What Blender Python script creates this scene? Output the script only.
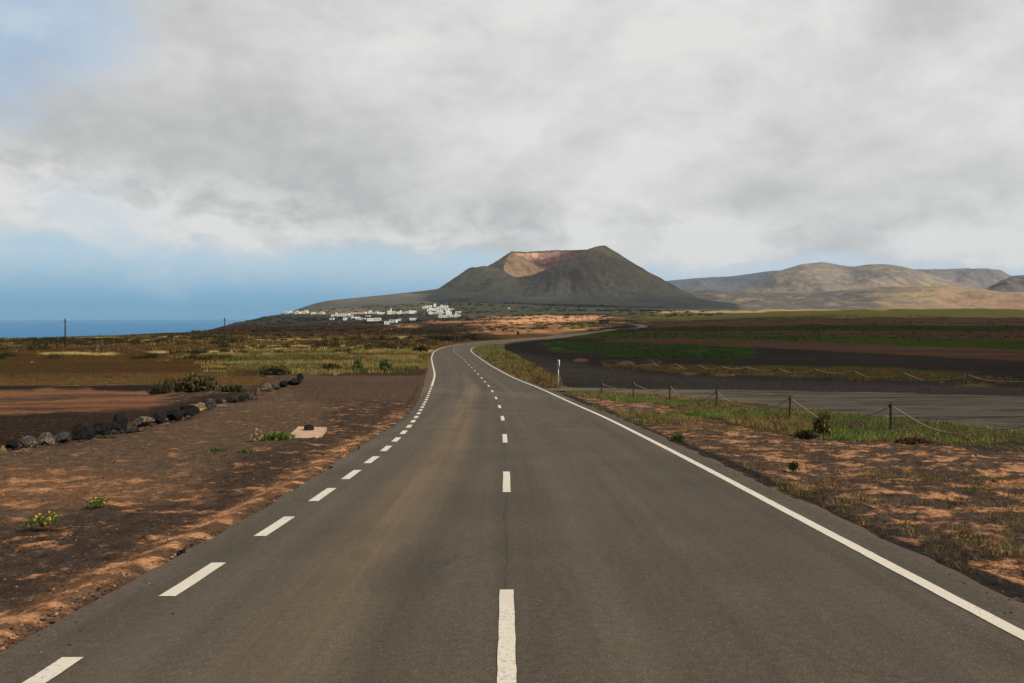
import bpy, bmesh, math, random
import numpy as np
from mathutils import Vector
random.seed(7)
RNG = np.random.default_rng(11)
R = math.radians
S = bpy.context.scene
for o in list(bpy.data.objects):
    bpy.data.objects.remove(o)

# ------------------------------------------------------------------ camera
F = 827.0
CX, CY = 512.0, 341.5
LEVEL = 316.0
PITCH = math.atan((CY - LEVEL) / F)
CAMZ = 1.75
cam_d = bpy.data.cameras.new('camera')
cam_d.sensor_width = 36.0
cam_d.lens = F / 1024.0 * 36.0
cam_d.clip_start = 0.1
cam_d.clip_end = 200000
cam = bpy.data.objects.new('camera', cam_d)
S.collection.objects.link(cam)
cam.location = (0, 0, CAMZ)
cam.rotation_euler = (math.pi / 2 - PITCH, 0, 0)
S.camera = cam

# ------------------------------------------------------------------ light
SUN_EL = R(40)
SUN_DIR = Vector((0.80, -0.60, 0)).normalized()      # horizontal direction towards the sun
sun_d = bpy.data.lights.new('sun', 'SUN')
sun_d.energy = 5.0
sun_d.angle = R(0.6)
sun_d.color = (1.0, 0.87, 0.69)
sun = bpy.data.objects.new('sun', sun_d)
S.collection.objects.link(sun)
to_sun = Vector((SUN_DIR.x * math.cos(SUN_EL), SUN_DIR.y * math.cos(SUN_EL), math.sin(SUN_EL)))
sun.rotation_euler = to_sun.to_track_quat('Z', 'Y').to_euler()

W = bpy.data.worlds.new('World')
S.world = W
W.use_nodes = True
W.cycles.sampling_method = 'MANUAL'
W.cycles.sample_map_resolution = 512


class NT:
    """tiny node helper"""
    def __init__(self, tree):
        self.t = tree
        self.t.nodes.clear()

    def n(self, typ, **kw):
        nd = self.t.nodes.new(typ)
        for k, v in kw.items():
            if k.startswith('i_'):
                key = k[2:]
                key = int(key) if key.isdigit() else key.replace('_', ' ')
                self.plug(nd.inputs[key], v)
            else:
                setattr(nd, k, v)
        return nd

    def plug(self, sock, v):
        if isinstance(v, bpy.types.NodeSocket):
            self.t.links.new(v, sock)
        elif isinstance(v, (tuple, list)) and len(v) == 3 and sock.type == 'RGBA':
            sock.default_value = (*v, 1)
        else:
            sock.default_value = v

    def m(self, op, a, b=0.0, c=0.0, clamp=False):
        nd = self.t.nodes.new('ShaderNodeMath')
        nd.operation = op
        nd.use_clamp = clamp
        self.plug(nd.inputs[0], a); self.plug(nd.inputs[1], b); self.plug(nd.inputs[2], c)
        return nd.outputs[0]

    def vm(self, op, a, b=(0, 0, 0)):
        nd = self.t.nodes.new('ShaderNodeVectorMath')
        nd.operation = op
        self.plug(nd.inputs[0], a); self.plug(nd.inputs[1], b)
        return nd.outputs[0] if op not in ('LENGTH', 'DOT_PRODUCT', 'DISTANCE') else nd.outputs['Value']

    def noise(self, vec, scale, detail=6, rough=0.55, dist=0.0, color=False):
        nd = self.n('ShaderNodeTexNoise')
        self.plug(nd.inputs['Vector'], vec)
        nd.inputs['Scale'].default_value = scale
        nd.inputs['Detail'].default_value = detail
        nd.inputs['Roughness'].default_value = rough
        nd.inputs['Distortion'].default_value = dist
        return nd.outputs['Color'] if color else nd.outputs['Fac']

    def ss(self, x, a, b):
        nd = self.n('ShaderNodeMapRange', interpolation_type='SMOOTHSTEP')
        self.plug(nd.inputs['Value'], x)
        self.plug(nd.inputs['From Min'], a); self.plug(nd.inputs['From Max'], b)
        return nd.outputs['Result']

    def lerp(self, x, a, b, c, d):
        nd = self.n('ShaderNodeMapRange')
        self.plug(nd.inputs['Value'], x)
        for k, v in (('From Min', a), ('From Max', b), ('To Min', c), ('To Max', d)):
            self.plug(nd.inputs[k], v)
        return nd.outputs['Result']

    def mix(self, f, a, b, blend='MIX'):
        nd = self.n('ShaderNodeMix', data_type='RGBA', blend_type=blend)
        self.plug(nd.inputs[0], f); self.plug(nd.inputs[6], a); self.plug(nd.inputs[7], b)
        return nd.outputs[2]

    def combine(self, x, y, z):
        nd = self.n('ShaderNodeCombineXYZ')
        self.plug(nd.inputs[0], x); self.plug(nd.inputs[1], y); self.plug(nd.inputs[2], z)
        return nd.outputs[0]


def build_world():
    t = NT(W.node_tree)
    out = t.n('ShaderNodeOutputWorld')
    sky = t.n('ShaderNodeTexSky', sky_type='NISHITA')
    sky.sun_disc = False
    sky.sun_elevation = SUN_EL
    sky.sun_rotation = math.atan2(SUN_DIR.x, SUN_DIR.y)
    sky.altitude = 300
    sky.air_density = 1.0
    sky.dust_density = 0.6
    sky.ozone_density = 1.5
    tc = t.n('ShaderNodeTexCoord')
    d = t.vm('NORMALIZE', tc.outputs['Generated'])
    sp = t.n('ShaderNodeSeparateXYZ'); t.plug(sp.inputs[0], d)
    x, y, z = sp.outputs
    el = t.m('MAXIMUM', z, 0.0)
    az = t.m('DIVIDE', x, t.m('MAXIMUM', y, 0.2))          # tangent of the bearing, front half
    az = t.m('MAXIMUM', t.m('MINIMUM', az, 1.2), -1.2)
    # clear sky: measured blues of a hazy marine horizon over the physical sky
    hz = t.ss(el, -0.012, 0.075)
    hc = t.mix(hz, (1.35, 3.45, 5.5), (4.5, 6.1, 7.1))
    right = t.ss(az, -0.25, 0.35)
    hc = t.mix(right, hc, (5.6, 6.5, 7.3))
    clear = t.mix(t.ss(el, 0.09, 0.30), hc, t.mix(0.85, sky.outputs['Color'], (1.9, 3.7, 6.5)))
    # cloud deck seen in perspective
    den = t.m('ADD', el, 0.28)
    pv = t.combine(t.m('DIVIDE', x, den), t.m('DIVIDE', y, den), t.m('MULTIPLY', el, 1.5))
    warp = t.noise(pv, 0.7, 3, 0.5, color=True)
    pw = t.vm('ADD', pv, t.vm('MULTIPLY', t.vm('SUBTRACT', warp, (0.5, 0.5, 0.5)), (0.9, 0.9, 0.9)))
    nA = t.noise(t.vm('ADD', pw, (3.1, 1.7, 0.4)), 1.0, 9, 0.52)
    nB = t.noise(t.vm('ADD', pw, (7.7, 4.2, 2.0)), 2.3, 9, 0.58)
    # billows in direction space: puffy low edge
    dv = t.vm('MULTIPLY', d, (1.0, 1.0, 1.7))
    nC = t.noise(t.vm('ADD', dv, (5.0, 2.0, 1.0)), 4.2, 10, 0.58, 0.25)
    nD = t.noise(t.vm('ADD', dv, (1.0, 9.0, 4.0)), 11.0, 8, 0.6, 0.3)
    nG = t.noise(t.vm('ADD', dv, (8.0, 3.0, 2.2)), 17.0, 8, 0.58, 0.35)
    nE = t.noise(t.vm('ADD', dv, (2.3, 6.0, 7.7)), 2.1, 4, 0.5)
    # lower limit of the deck falls from left to right
    e0 = t.lerp(az, -0.62, 0.55, 0.085, 0.048)
    wob = t.m('ADD', t.m('MULTIPLY', t.m('SUBTRACT', nC, 0.5), 0.075), t.m('MULTIPLY', t.m('SUBTRACT', nD, 0.5), 0.050))
    edge = t.m('SUBTRACT', t.m('ADD', el, wob), e0)
    deck = t.ss(edge, -0.004, 0.016)
    veil = t.m('MULTIPLY', t.ss(t.m('ADD', el, t.m('MULTIPLY', t.m('SUBTRACT', nD, 0.5), 0.16)), 0.020, 0.10), t.lerp(nC, 0.40, 0.62, 0.15, 0.85))
    veil = t.m('MINIMUM', t.m('MAXIMUM', veil, 0.0), 1.0)
    # torn blue opening high on the left
    hole = t.vm('DISTANCE', d, tuple(Vector((-0.60, 1.0, 0.32)).normalized()))
    hole = t.m('ADD', hole, t.m('MULTIPLY', t.m('SUBTRACT', nC, 0.5), -0.75))
    hole = t.m('ADD', hole, t.m('MULTIPLY', t.m('SUBTRACT', nD, 0.5), -0.20))
    hole = t.ss(hole, 0.0, 0.20)
    deck = t.m('MULTIPLY', deck, t.lerp(hole, 0.0, 1.0, 0.12, 1.0))
    # brightness of the deck
    b = t.m('ADD', t.m('MULTIPLY', nA, 0.55), t.m('MULTIPLY', nB, 0.25))
    b = t.m('ADD', b, t.m('MULTIPLY', nC, 0.68))
    b = t.m('ADD', t.m('SUBTRACT', b, 0.31), t.m('ADD', t.m('MULTIPLY', nD, 0.24), t.m('MULTIPLY', nG, 0.10)))
    b = t.m('ADD', b, t.m('MULTIPLY', nE, 0.30))
    b = t.lerp(b, 0.59, 0.90, 0.0, 1.0)
    b = t.m('MAXIMUM', t.m('MINIMUM', b, 1.0), 0.0)
    # brighter to the right and near the torn lower edge, where the sun reaches the side of the cloud
    b = t.m('ADD', b, t.m('MULTIPLY', t.ss(az, -0.5, 0.6), 0.22))
    rim = t.m('MULTIPLY', t.m('SUBTRACT', t.ss(edge, 0.0, 0.02), t.ss(edge, 0.03, 0.11)), t.lerp(nG, 0.40, 0.60, 0.15, 1.6))
    b = t.m('ADD', b, t.m('MULTIPLY', rim, t.lerp(az, -0.6, 0.3, 0.50, 0.22)))
    b = t.m('ADD', b, t.m('MULTIPLY', t.ss(el, 0.27, 0.42), 0.16))
    b = t.m('MINIMUM', b, 1.15)
    cc = t.mix(b, (4.8, 4.78, 4.78), (7.6, 7.55, 7.40))
    col = t.mix(veil, clear, t.mix(t.ss(az, -0.7, 0.2), (5.6, 6.5, 7.3), (6.6, 6.9, 7.2)))
    col = t.mix(deck, col, cc)
    # unseen sky behind and overhead cleared to lower and cool the ambient light
    back = t.ss(y, 0.15, -0.5)
    col = t.mix(t.m('MAXIMUM', t.m('MULTIPLY', back, 0.8), t.m('MULTIPLY', t.ss(el, 0.45, 0.75), 0.7)), col, sky.outputs['Color'])
    # under the horizon: dull ground light
    col = t.mix(t.ss(z, 0.0, -0.03), col, (1.1, 3.15, 5.9))
    bg = t.n('ShaderNodeBackground')
    t.plug(bg.inputs['Color'], col)
    bg.inputs['Strength'].default_value = 0.094
    t.t.links.new(bg.outputs[0], out.inputs['Surface'])


build_world()
S.render.engine = 'CYCLES'
S.view_settings.view_transform = 'Standard'
S.view_settings.look = 'None'
S.view_settings.exposure = 0.10
S.view_settings.gamma = 1.0
S.cycles.max_bounces = 5
S.cycles.volume_bounces = 0
S.cycles.transparent_max_bounces = 8

# ------------------------------------------------------------------ numeric helpers
def lin(r, g, b):
    f = lambda c: (c / 255 / 12.92) if c / 255 <= 0.04045 else ((c / 255 + 0.055) / 1.055) ** 2.4
    return np.array([f(r), f(g), f(b)])


PERM = RNG.random((256, 256))


def vnoise(x, y):
    xi = np.floor(x).astype(int); yi = np.floor(y).astype(int)
    fx = x - xi; fy = y - yi
    fx = fx * fx * fx * (fx * (fx * 6 - 15) + 10); fy = fy * fy * fy * (fy * (fy * 6 - 15) + 10)
    g = lambda a, b: PERM[a & 255, b & 255]
    return (g(xi, yi) * (1 - fx) + g(xi + 1, yi) * fx) * (1 - fy) + (g(xi, yi + 1) * (1 - fx) + g(xi + 1, yi + 1) * fx) * fy


def fbm(x, y, octv=5, rough=0.5, ox=0.0):
    s = 0; a = 1; tot = 0
    c, sn = math.cos(0.6), math.sin(0.6)
    x = np.asarray(x, float) + ox; y = np.asarray(y, float) + ox * 1.7
    for i in range(octv):
        s = s + a * vnoise(x, y); tot += a; a *= rough
        x, y = (x * c - y * sn) * 2.03 + 13.7, (x * sn + y * c) * 2.03 + 5.1
    return s / tot                                         # 0..1


def sstep(x, a, b):
    t = np.clip((x - a) / (b - a), 0, 1)
    return t * t * (3 - 2 * t)


# ------------------------------------------------------------------ terrain height
PROF_D = np.array([-60, 0, 10, 20, 37, 66, 95, 125, 175, 250, 400, 100000.])
PROF_Z = -np.array([-1.6, 1.75, 2.32, 2.89, 3.86, 5.05, 5.62, 5.92, 6.08, 6.35, 6.6, 6.6])
DD = np.array([1, 150, 250, 400, 600, 900, 1300, 1800, 2300, 3000, 4000, 6000, 12000, 60000.])
b0 = [0, 0]
TAB = {
    -900: [-7, -16, -34, -64, -110, -170, -230, -300, -320, -330, -330, -330],
    -300: [-6.8, -14, -30, -60, -110, -170, -230, -300, -320, -330, -330, -330],
    0: [-6.7, -13, -28, -56, -100, -160, -220, -290, -320, -330, -330, -330],
    120: [-6.2, -8.8, -20, -45, -80, -130, -190, -280, -320, -330, -330, -330],
    200: [-6.3, -7.3, -11, -20, -28, -26, -60, -160, -300, -330, -330, -330],
    240: [-6.3, -7.3, -10.5, -16, -18, -12, -12, -120, -290, -330, -330, -330],
    280: [-6.35, -7.3, -10, -12, -8, -4, 14, -60, -260, -320, -330, -330],
    380: [-6.35, -7.5, -9.5, -10, -8, 4, 36, -20, -200, -300, -330, -330],
    450: [-6.35, -7.5, -9, -8, -1.6, 11, 40, 50, -100, -250, -330, -330],
    560: [-6.35, -7.7, -8, -5.5, 3, 15, 30, 50, 40, 0, -100, -100],
    700: [-6.3, -7, -6, -2, 6, 13, 20, 30, 40, 50, 60, 60],
    860: [-6.2, -6.6, -4, 2, 11, 12, 10, 20, 40, 60, 60, 60],
    1024: [-6.2, -6.6, -4, 2, 11.8, 12, 10, 20, 40, 60, 60, 60],
    1900: [-6.2, -6.6, -4, 2, 11.8, 12, 10, 20, 40, 60, 60, 60],
}
_az_c = np.array([math.atan((p - CX) / F) for p in TAB])
_lr = np.log(DD)
_tab = np.array([[-6.02, -6.02] + v for v in TAB.values()])
_tab[:, 0] = -6.02
_base = np.interp(DD, PROF_D, PROF_Z)
_delta = _tab - _base[None, :]
_delta[:, 0] = 0; _delta[:, 1] = 0
NA, NR = 400, 400
_azg = np.linspace(R(-75), R(75), NA)
_lrg = np.linspace(math.log(60), math.log(60000), NR)
_g1 = np.array([np.interp(_lrg, _lr, row) for row in _delta])
_G = np.array([np.interp(_azg, _az_c, _g1[:, j]) for j in range(NR)]).T


def _blur(a, k, ax):
    w = np.hanning(k + 2)[1:-1]; w /= w.sum()
    p = [(0, 0), (0, 0)]; p[ax] = (k // 2, k // 2)
    a = np.pad(a, p, mode='edge')
    return np.apply_along_axis(lambda v: np.convolve(v, w, 'valid'), ax, a)


_G = _blur(_blur(_G, 15, 1), 21, 0)


def H(x, y):
    x = np.asarray(x, float); y = np.asarray(y, float)
    r = np.sqrt(x * x + y * y) + 1e-6
    az = np.clip(np.arctan2(x, y), R(-74.9), R(74.9))
    dep = np.clip(r * np.cos(az), 60.001, 59999)
    ia = (az - _azg[0]) / (_azg[1] - _azg[0]); ir = (np.log(dep) - _lrg[0]) / (_lrg[1] - _lrg[0])
    i0 = np.clip(ia.astype(int), 0, NA - 2); j0 = np.clip(ir.astype(int), 0, NR - 2)
    fa = ia - i0; fr = ir - j0
    g = (_G[i0, j0] * (1 - fa) + _G[i0 + 1, j0] * fa) * (1 - fr) + (_G[i0, j0 + 1] * (1 - fa) + _G[i0 + 1, j0 + 1] * fa) * fr
    # smoothed longitudinal profile
    pz = 0
    for o, w in ((-8, .12), (-4, .22), (0, .32), (4, .22), (8, .12)):
        pz = pz + w * np.interp(y + o * sstep(y, 5, 40), PROF_D, PROF_Z)
    z = pz + g
    und = (fbm(x / 260, y / 260, 4, 0.5, 3.3) - 0.5) * 5.0 * sstep(r, 350, 1200) + (fbm(x / 45, y / 45, 3, 0.5, 8.3) - 0.5) * 1.1 * sstep(r, 220, 500)
    return CAMZ + z + und


SP, CP = math.sin(PITCH), math.cos(PITCH)


def ray(px, row):
    u = (px - CX) / F; v = (CY - row) / F
    return np.array([u, CP + v * SP, -SP + v * CP])


def project(x, y, z):
    dz = z - CAMZ
    w = y * CP - dz * SP
    w = np.where(w < 0.3, 0.3, w)
    v = (y * SP + dz * CP) / w
    return CX + F * x / w, CY - F * v


_ts = np.geomspace(2, 9000, 3000)


def at(px, row, lift=0.0):
    d = ray(px, row)
    x = d[0] * _ts; y = d[1] * _ts; z = CAMZ + d[2] * _ts
    g = z - H(x, y) - lift
    k = np.argmax(g < 0)
    if g[k] >= 0:
        k = int(np.argmin(g))
        return Vector((x[k], y[k], float(H(x[k], y[k]))))
    f = g[k - 1] / (g[k - 1] - g[k])
    tt = _ts[k - 1] + f * (_ts[k] - _ts[k - 1])
    return Vector((d[0] * tt, d[1] * tt, float(H(d[0] * tt, d[1] * tt))))


# ------------------------------------------------------------------ object helpers
COL = S.collection


def link(o, parent=None):
    COL.objects.link(o)
    if parent is not None:
        o.parent = parent
    return o


def mesh_np(name, v, f, mat=None, parent=None, smooth=False, cols=None, attrs=None, uv=None, local=None):
    """v (n,3), f (m,k) arrays of one face size"""
    me = bpy.data.meshes.new(name)
    v = np.asarray(v, np.float32)
    if local is not None:
        v = v - np.asarray(local, np.float32)
    f = np.asarray(f, np.int32)
    k = f.shape[1]
    me.vertices.add(len(v)); me.vertices.foreach_set('co', v.ravel())
    me.loops.add(f.size); me.loops.foreach_set('vertex_index', f.ravel())
    me.polygons.add(len(f))
    me.polygons.foreach_set('loop_start', np.arange(0, f.size, k, dtype=np.int32))
    me.polygons.foreach_set('loop_total', np.full(len(f), k, np.int32))
    me.polygons.foreach_set('use_smooth', np.full(len(f), smooth))
    me.update(calc_edges=True)
    for nm, c in (cols or {}).items():
        a = me.color_attributes.new(nm, 'FLOAT_COLOR', 'POINT')
        c4 = np.ones((len(v), 4), np.float32); c4[:, :3] = c
        a.data.foreach_set('color', c4.ravel())
    for nm, c in (attrs or {}).items():
        a = me.attributes.new(nm, 'FLOAT', 'POINT')
        a.data.foreach_set('value', np.asarray(c, np.float32).ravel())
    if uv is not None:
        l = me.uv_layers.new(name='UVMap')
        l.data.foreach_set('uv', np.asarray(uv, np.float32)[f.ravel()].ravel())
    me.validate()
    o = bpy.data.objects.new(name, me)
    if mat: me.materials.append(mat)
    if local is not None and parent is None:
        o.location = local
    return link(o, parent)


def tag(o, label=None, cat=None, group=None, kind=None):
    for k, v in (('label', label), ('category', cat), ('group', group), ('kind', kind)):
        if v: o[k] = v
    return o


def empty(name, loc, rz=0, label=None, cat=None, group=None):
    o = bpy.data.objects.new(name, None)
    o.empty_display_size = 0.2
    link(o); o.location = loc; o.rotation_euler = (0, 0, rz)
    return tag(o, label, cat, group)


def bm_obj(name, bm, mat, parent=None, smooth=False):
    me = bpy.data.meshes.new(name); bm.to_mesh(me); bm.free()
    if smooth:
        for p in me.polygons: p.use_smooth = True
    me.materials.append(mat)
    return link(bpy.data.objects.new(name, me), parent)


def grid_faces(nr, nc, wrap=False):
    i = np.arange(nr - 1)[:, None]; j = np.arange(nc if wrap else nc - 1)[None, :]
    a = i * nc + j; b = i * nc + (j + 1) % nc; c = (i + 1) * nc + (j + 1) % nc; d = (i + 1) * nc + j
    return np.stack([a, b, c, d], -1).reshape(-1, 4)


def box(bm, cx, cy, cz, sx, sy, sz, rz=0, bev=0):
    g = bmesh.ops.create_cube(bm, size=1)
    vs = g['verts']
    for v in vs:
        v.co = Vector((v.co.x * sx, v.co.y * sy, v.co.z * sz))
        c, s = math.cos(rz), math.sin(rz)
        v.co = Vector((v.co.x * c - v.co.y * s + cx, v.co.x * s + v.co.y * c + cy, v.co.z + cz))
    if bev:
        es = list({e for v in vs for e in v.link_edges})
        bmesh.ops.bevel(bm, geom=es, offset=bev, segments=1, affect='EDGES')


def tube(bm, pts, rad, n=6, taper=1.0):
    pts = [Vector(p) for p in pts]
    rings = []
    for i, p in enumerate(pts):
        d = (pts[min(i + 1, len(pts) - 1)] - pts[max(i - 1, 0)]).normalized()
        a = d.cross(Vector((0, 0, 1)) if abs(d.z) < 0.9 else Vector((1, 0, 0))).normalized(); b = d.cross(a)
        r = rad * (1 + (taper - 1) * i / max(1, len(pts) - 1))
        rings.append([bm.verts.new(p + (a * math.cos(2 * math.pi * k / n) + b * math.sin(2 * math.pi * k / n)) * r) for k in range(n)])
    for a, b in zip(rings, rings[1:]):
        for k in range(n):
            bm.faces.new((a[k], a[(k + 1) % n], b[(k + 1) % n], b[k]))
    bm.faces.new(rings[0][::-1]); bm.faces.new(rings[-1])


# ------------------------------------------------------------------ materials
def new_mat(name):
    m = bpy.data.materials.new(name); m.use_nodes = True
    t = NT(m.node_tree)
    out = t.n('ShaderNodeOutputMaterial')
    bs = t.n('ShaderNodeBsdfPrincipled')
    t.t.links.new(bs.outputs[0], out.inputs['Surface'])
    return m, t, bs


def bump(t, bs, h, strength, dist):
    nd = t.n('ShaderNodeBump'); nd.inputs['Strength'].default_value = strength; nd.inputs['Distance'].default_value = dist
    t.plug(nd.inputs['Height'], h); t.plug(bs.inputs['Normal'], nd.outputs[0])


def simple_mat(name, c1, c2, scale=4, rough=0.85, metallic=0, bmp=0.3, bd=0.01, detail=8):
    m, t, bs = new_mat(name)
    tc = t.n('ShaderNodeTexCoord')
    n = t.noise(tc.outputs['Object'], scale, detail, 0.6)
    t.plug(bs.inputs['Base Color'], t.mix(t.ss(n, 0.35, 0.65), tuple(c1), tuple(c2)))
    bs.inputs['Roughness'].default_value = rough
    bs.inputs['Metallic'].default_value = metallic
    bs.inputs['Specular IOR Level'].default_value = 0.08 if rough >= 0.85 else 0.4
    if bmp: bump(t, bs, t.noise(tc.outputs['Object'], scale * 4, 6, 0.6), bmp, bd)
    return m


def attr_mat(name, rough=0.8, translucent=0.0, var=0.0):
    m, t, bs = new_mat(name)
    a = t.n('ShaderNodeAttribute', attribute_name='Col')
    c = a.outputs['Color']
    t.plug(bs.inputs['Base Color'], c)
    bs.inputs['Roughness'].default_value = rough
    bs.inputs['Specular IOR Level'].default_value = 0.10
    if translucent:
        tr = t.n('ShaderNodeBsdfTranslucent'); t.plug(tr.inputs['Color'], c)
        mx = t.n('ShaderNodeMixShader'); mx.inputs[0].default_value = translucent
        t.t.links.new(bs.outputs[0], mx.inputs[1]); t.t.links.new(tr.outputs[0], mx.inputs[2])
        out = [n for n in t.t.nodes if n.type == 'OUTPUT_MATERIAL'][0]
        t.t.links.new(mx.outputs[0], out.inputs['Surface'])
    return m


def ground_material():
    m, t, bs = new_mat('ground')
    A = t.n('ShaderNodeAttribute', attribute_name='ColA').outputs['Color']
    B = t.n('ShaderNodeAttribute', attribute_name='ColB').outputs['Color']
    cov = t.n('ShaderNodeAttribute', attribute_name='cov').outputs['Fac']
    far = t.n('ShaderNodeAttribute', attribute_name='far').outputs['Fac']
    geo = t.n('ShaderNodeNewGeometry').outputs['Position']
    flat = t.vm('MULTIPLY', geo, (1, 1, 0))
    fine = t.noise(flat, 38, 4, 0.75)
    mid = t.noise(flat, 4.5, 8, 0.62)
    patch = t.noise(t.vm('ADD', t.vm('MULTIPLY', flat, (0.8, 1.0, 0)), (31, 17, 0)), 1.9, 12, 0.72, 0.15)
    big = t.noise(t.vm('MULTIPLY', flat, (0.35, 1, 0)), 0.10, 10, 0.66, 0.5)
    pn = t.n('ShaderNodeMix', data_type='FLOAT'); t.plug(pn.inputs[0], far); t.plug(pn.inputs[2], patch); t.plug(pn.inputs[3], big)
    thr = t.lerp(cov, 0, 1, 0.78, 0.24)
    f = t.ss(t.m('SUBTRACT', pn.outputs[0], thr), -0.03, 0.075)
    col = t.mix(f, A, B)
    # gravel speckle
    sp = t.lerp(fine, 0.3, 0.7, 0.35, 1.7)
    sp2 = t.lerp(mid, 0.3, 0.7, 0.62, 1.38)
    nearf = t.m('SUBTRACT', 1.0, t.m('MULTIPLY', far, 0.7))
    k = t.m('MULTIPLY', sp, sp2)
    kk = t.n('ShaderNodeMix', data_type='FLOAT'); t.plug(kk.inputs[0], nearf); kk.inputs[2].default_value = 1.0; t.plug(kk.inputs[3], k)
    big2 = t.lerp(t.noise(flat, 0.02, 8, 0.65), 0.3, 0.7, 0.8, 1.22)
    fur = t.lerp(t.noise(t.vm('MULTIPLY', flat, (0.035, 0.55, 0)), 1.0, 5, 0.7), 0.3, 0.7, 0.45, 1.6)
    fk = t.n('ShaderNodeMix', data_type='FLOAT'); t.plug(fk.inputs[0], far); fk.inputs[2].default_value = 1.0; t.plug(fk.inputs[3], fur)
    kf = t.m('MULTIPLY', t.m('MULTIPLY', kk.outputs[0], big2), fk.outputs[0])
    col = t.mix(1.0, col, t.combine(kf, kf, kf), 'MULTIPLY')
    # pale pebbles
    vo = t.n('ShaderNodeTexVoronoi', feature='F1'); t.plug(vo.inputs['Vector'], flat); vo.inputs['Scale'].default_value = 26
    wn = t.n('ShaderNodeSeparateColor'); t.plug(wn.inputs[0], vo.outputs['Color'])
    peb = t.m('MULTIPLY', t.m('LESS_THAN', vo.outputs['Distance'], 0.30), t.m('GREATER_THAN', wn.outputs[0], 0.93))
    peb = t.m('MULTIPLY', peb, t.m('SUBTRACT', 1.0, far))
    col = t.mix(t.m('MULTIPLY', peb, 0.55), col, (0.20, 0.15, 0.11))
    t.plug(bs.inputs['Base Color'], col)
    bs.inputs['Roughness'].default_value = 0.95
    bs.inputs['Specular IOR Level'].default_value = 0.0
    h = t.m('ADD', t.m('MULTIPLY', fine, 0.35), t.m('ADD', mid, t.m('MULTIPLY', f, -0.25)))
    bump(t, bs, h, 0.75, 0.05)
    return m


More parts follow.
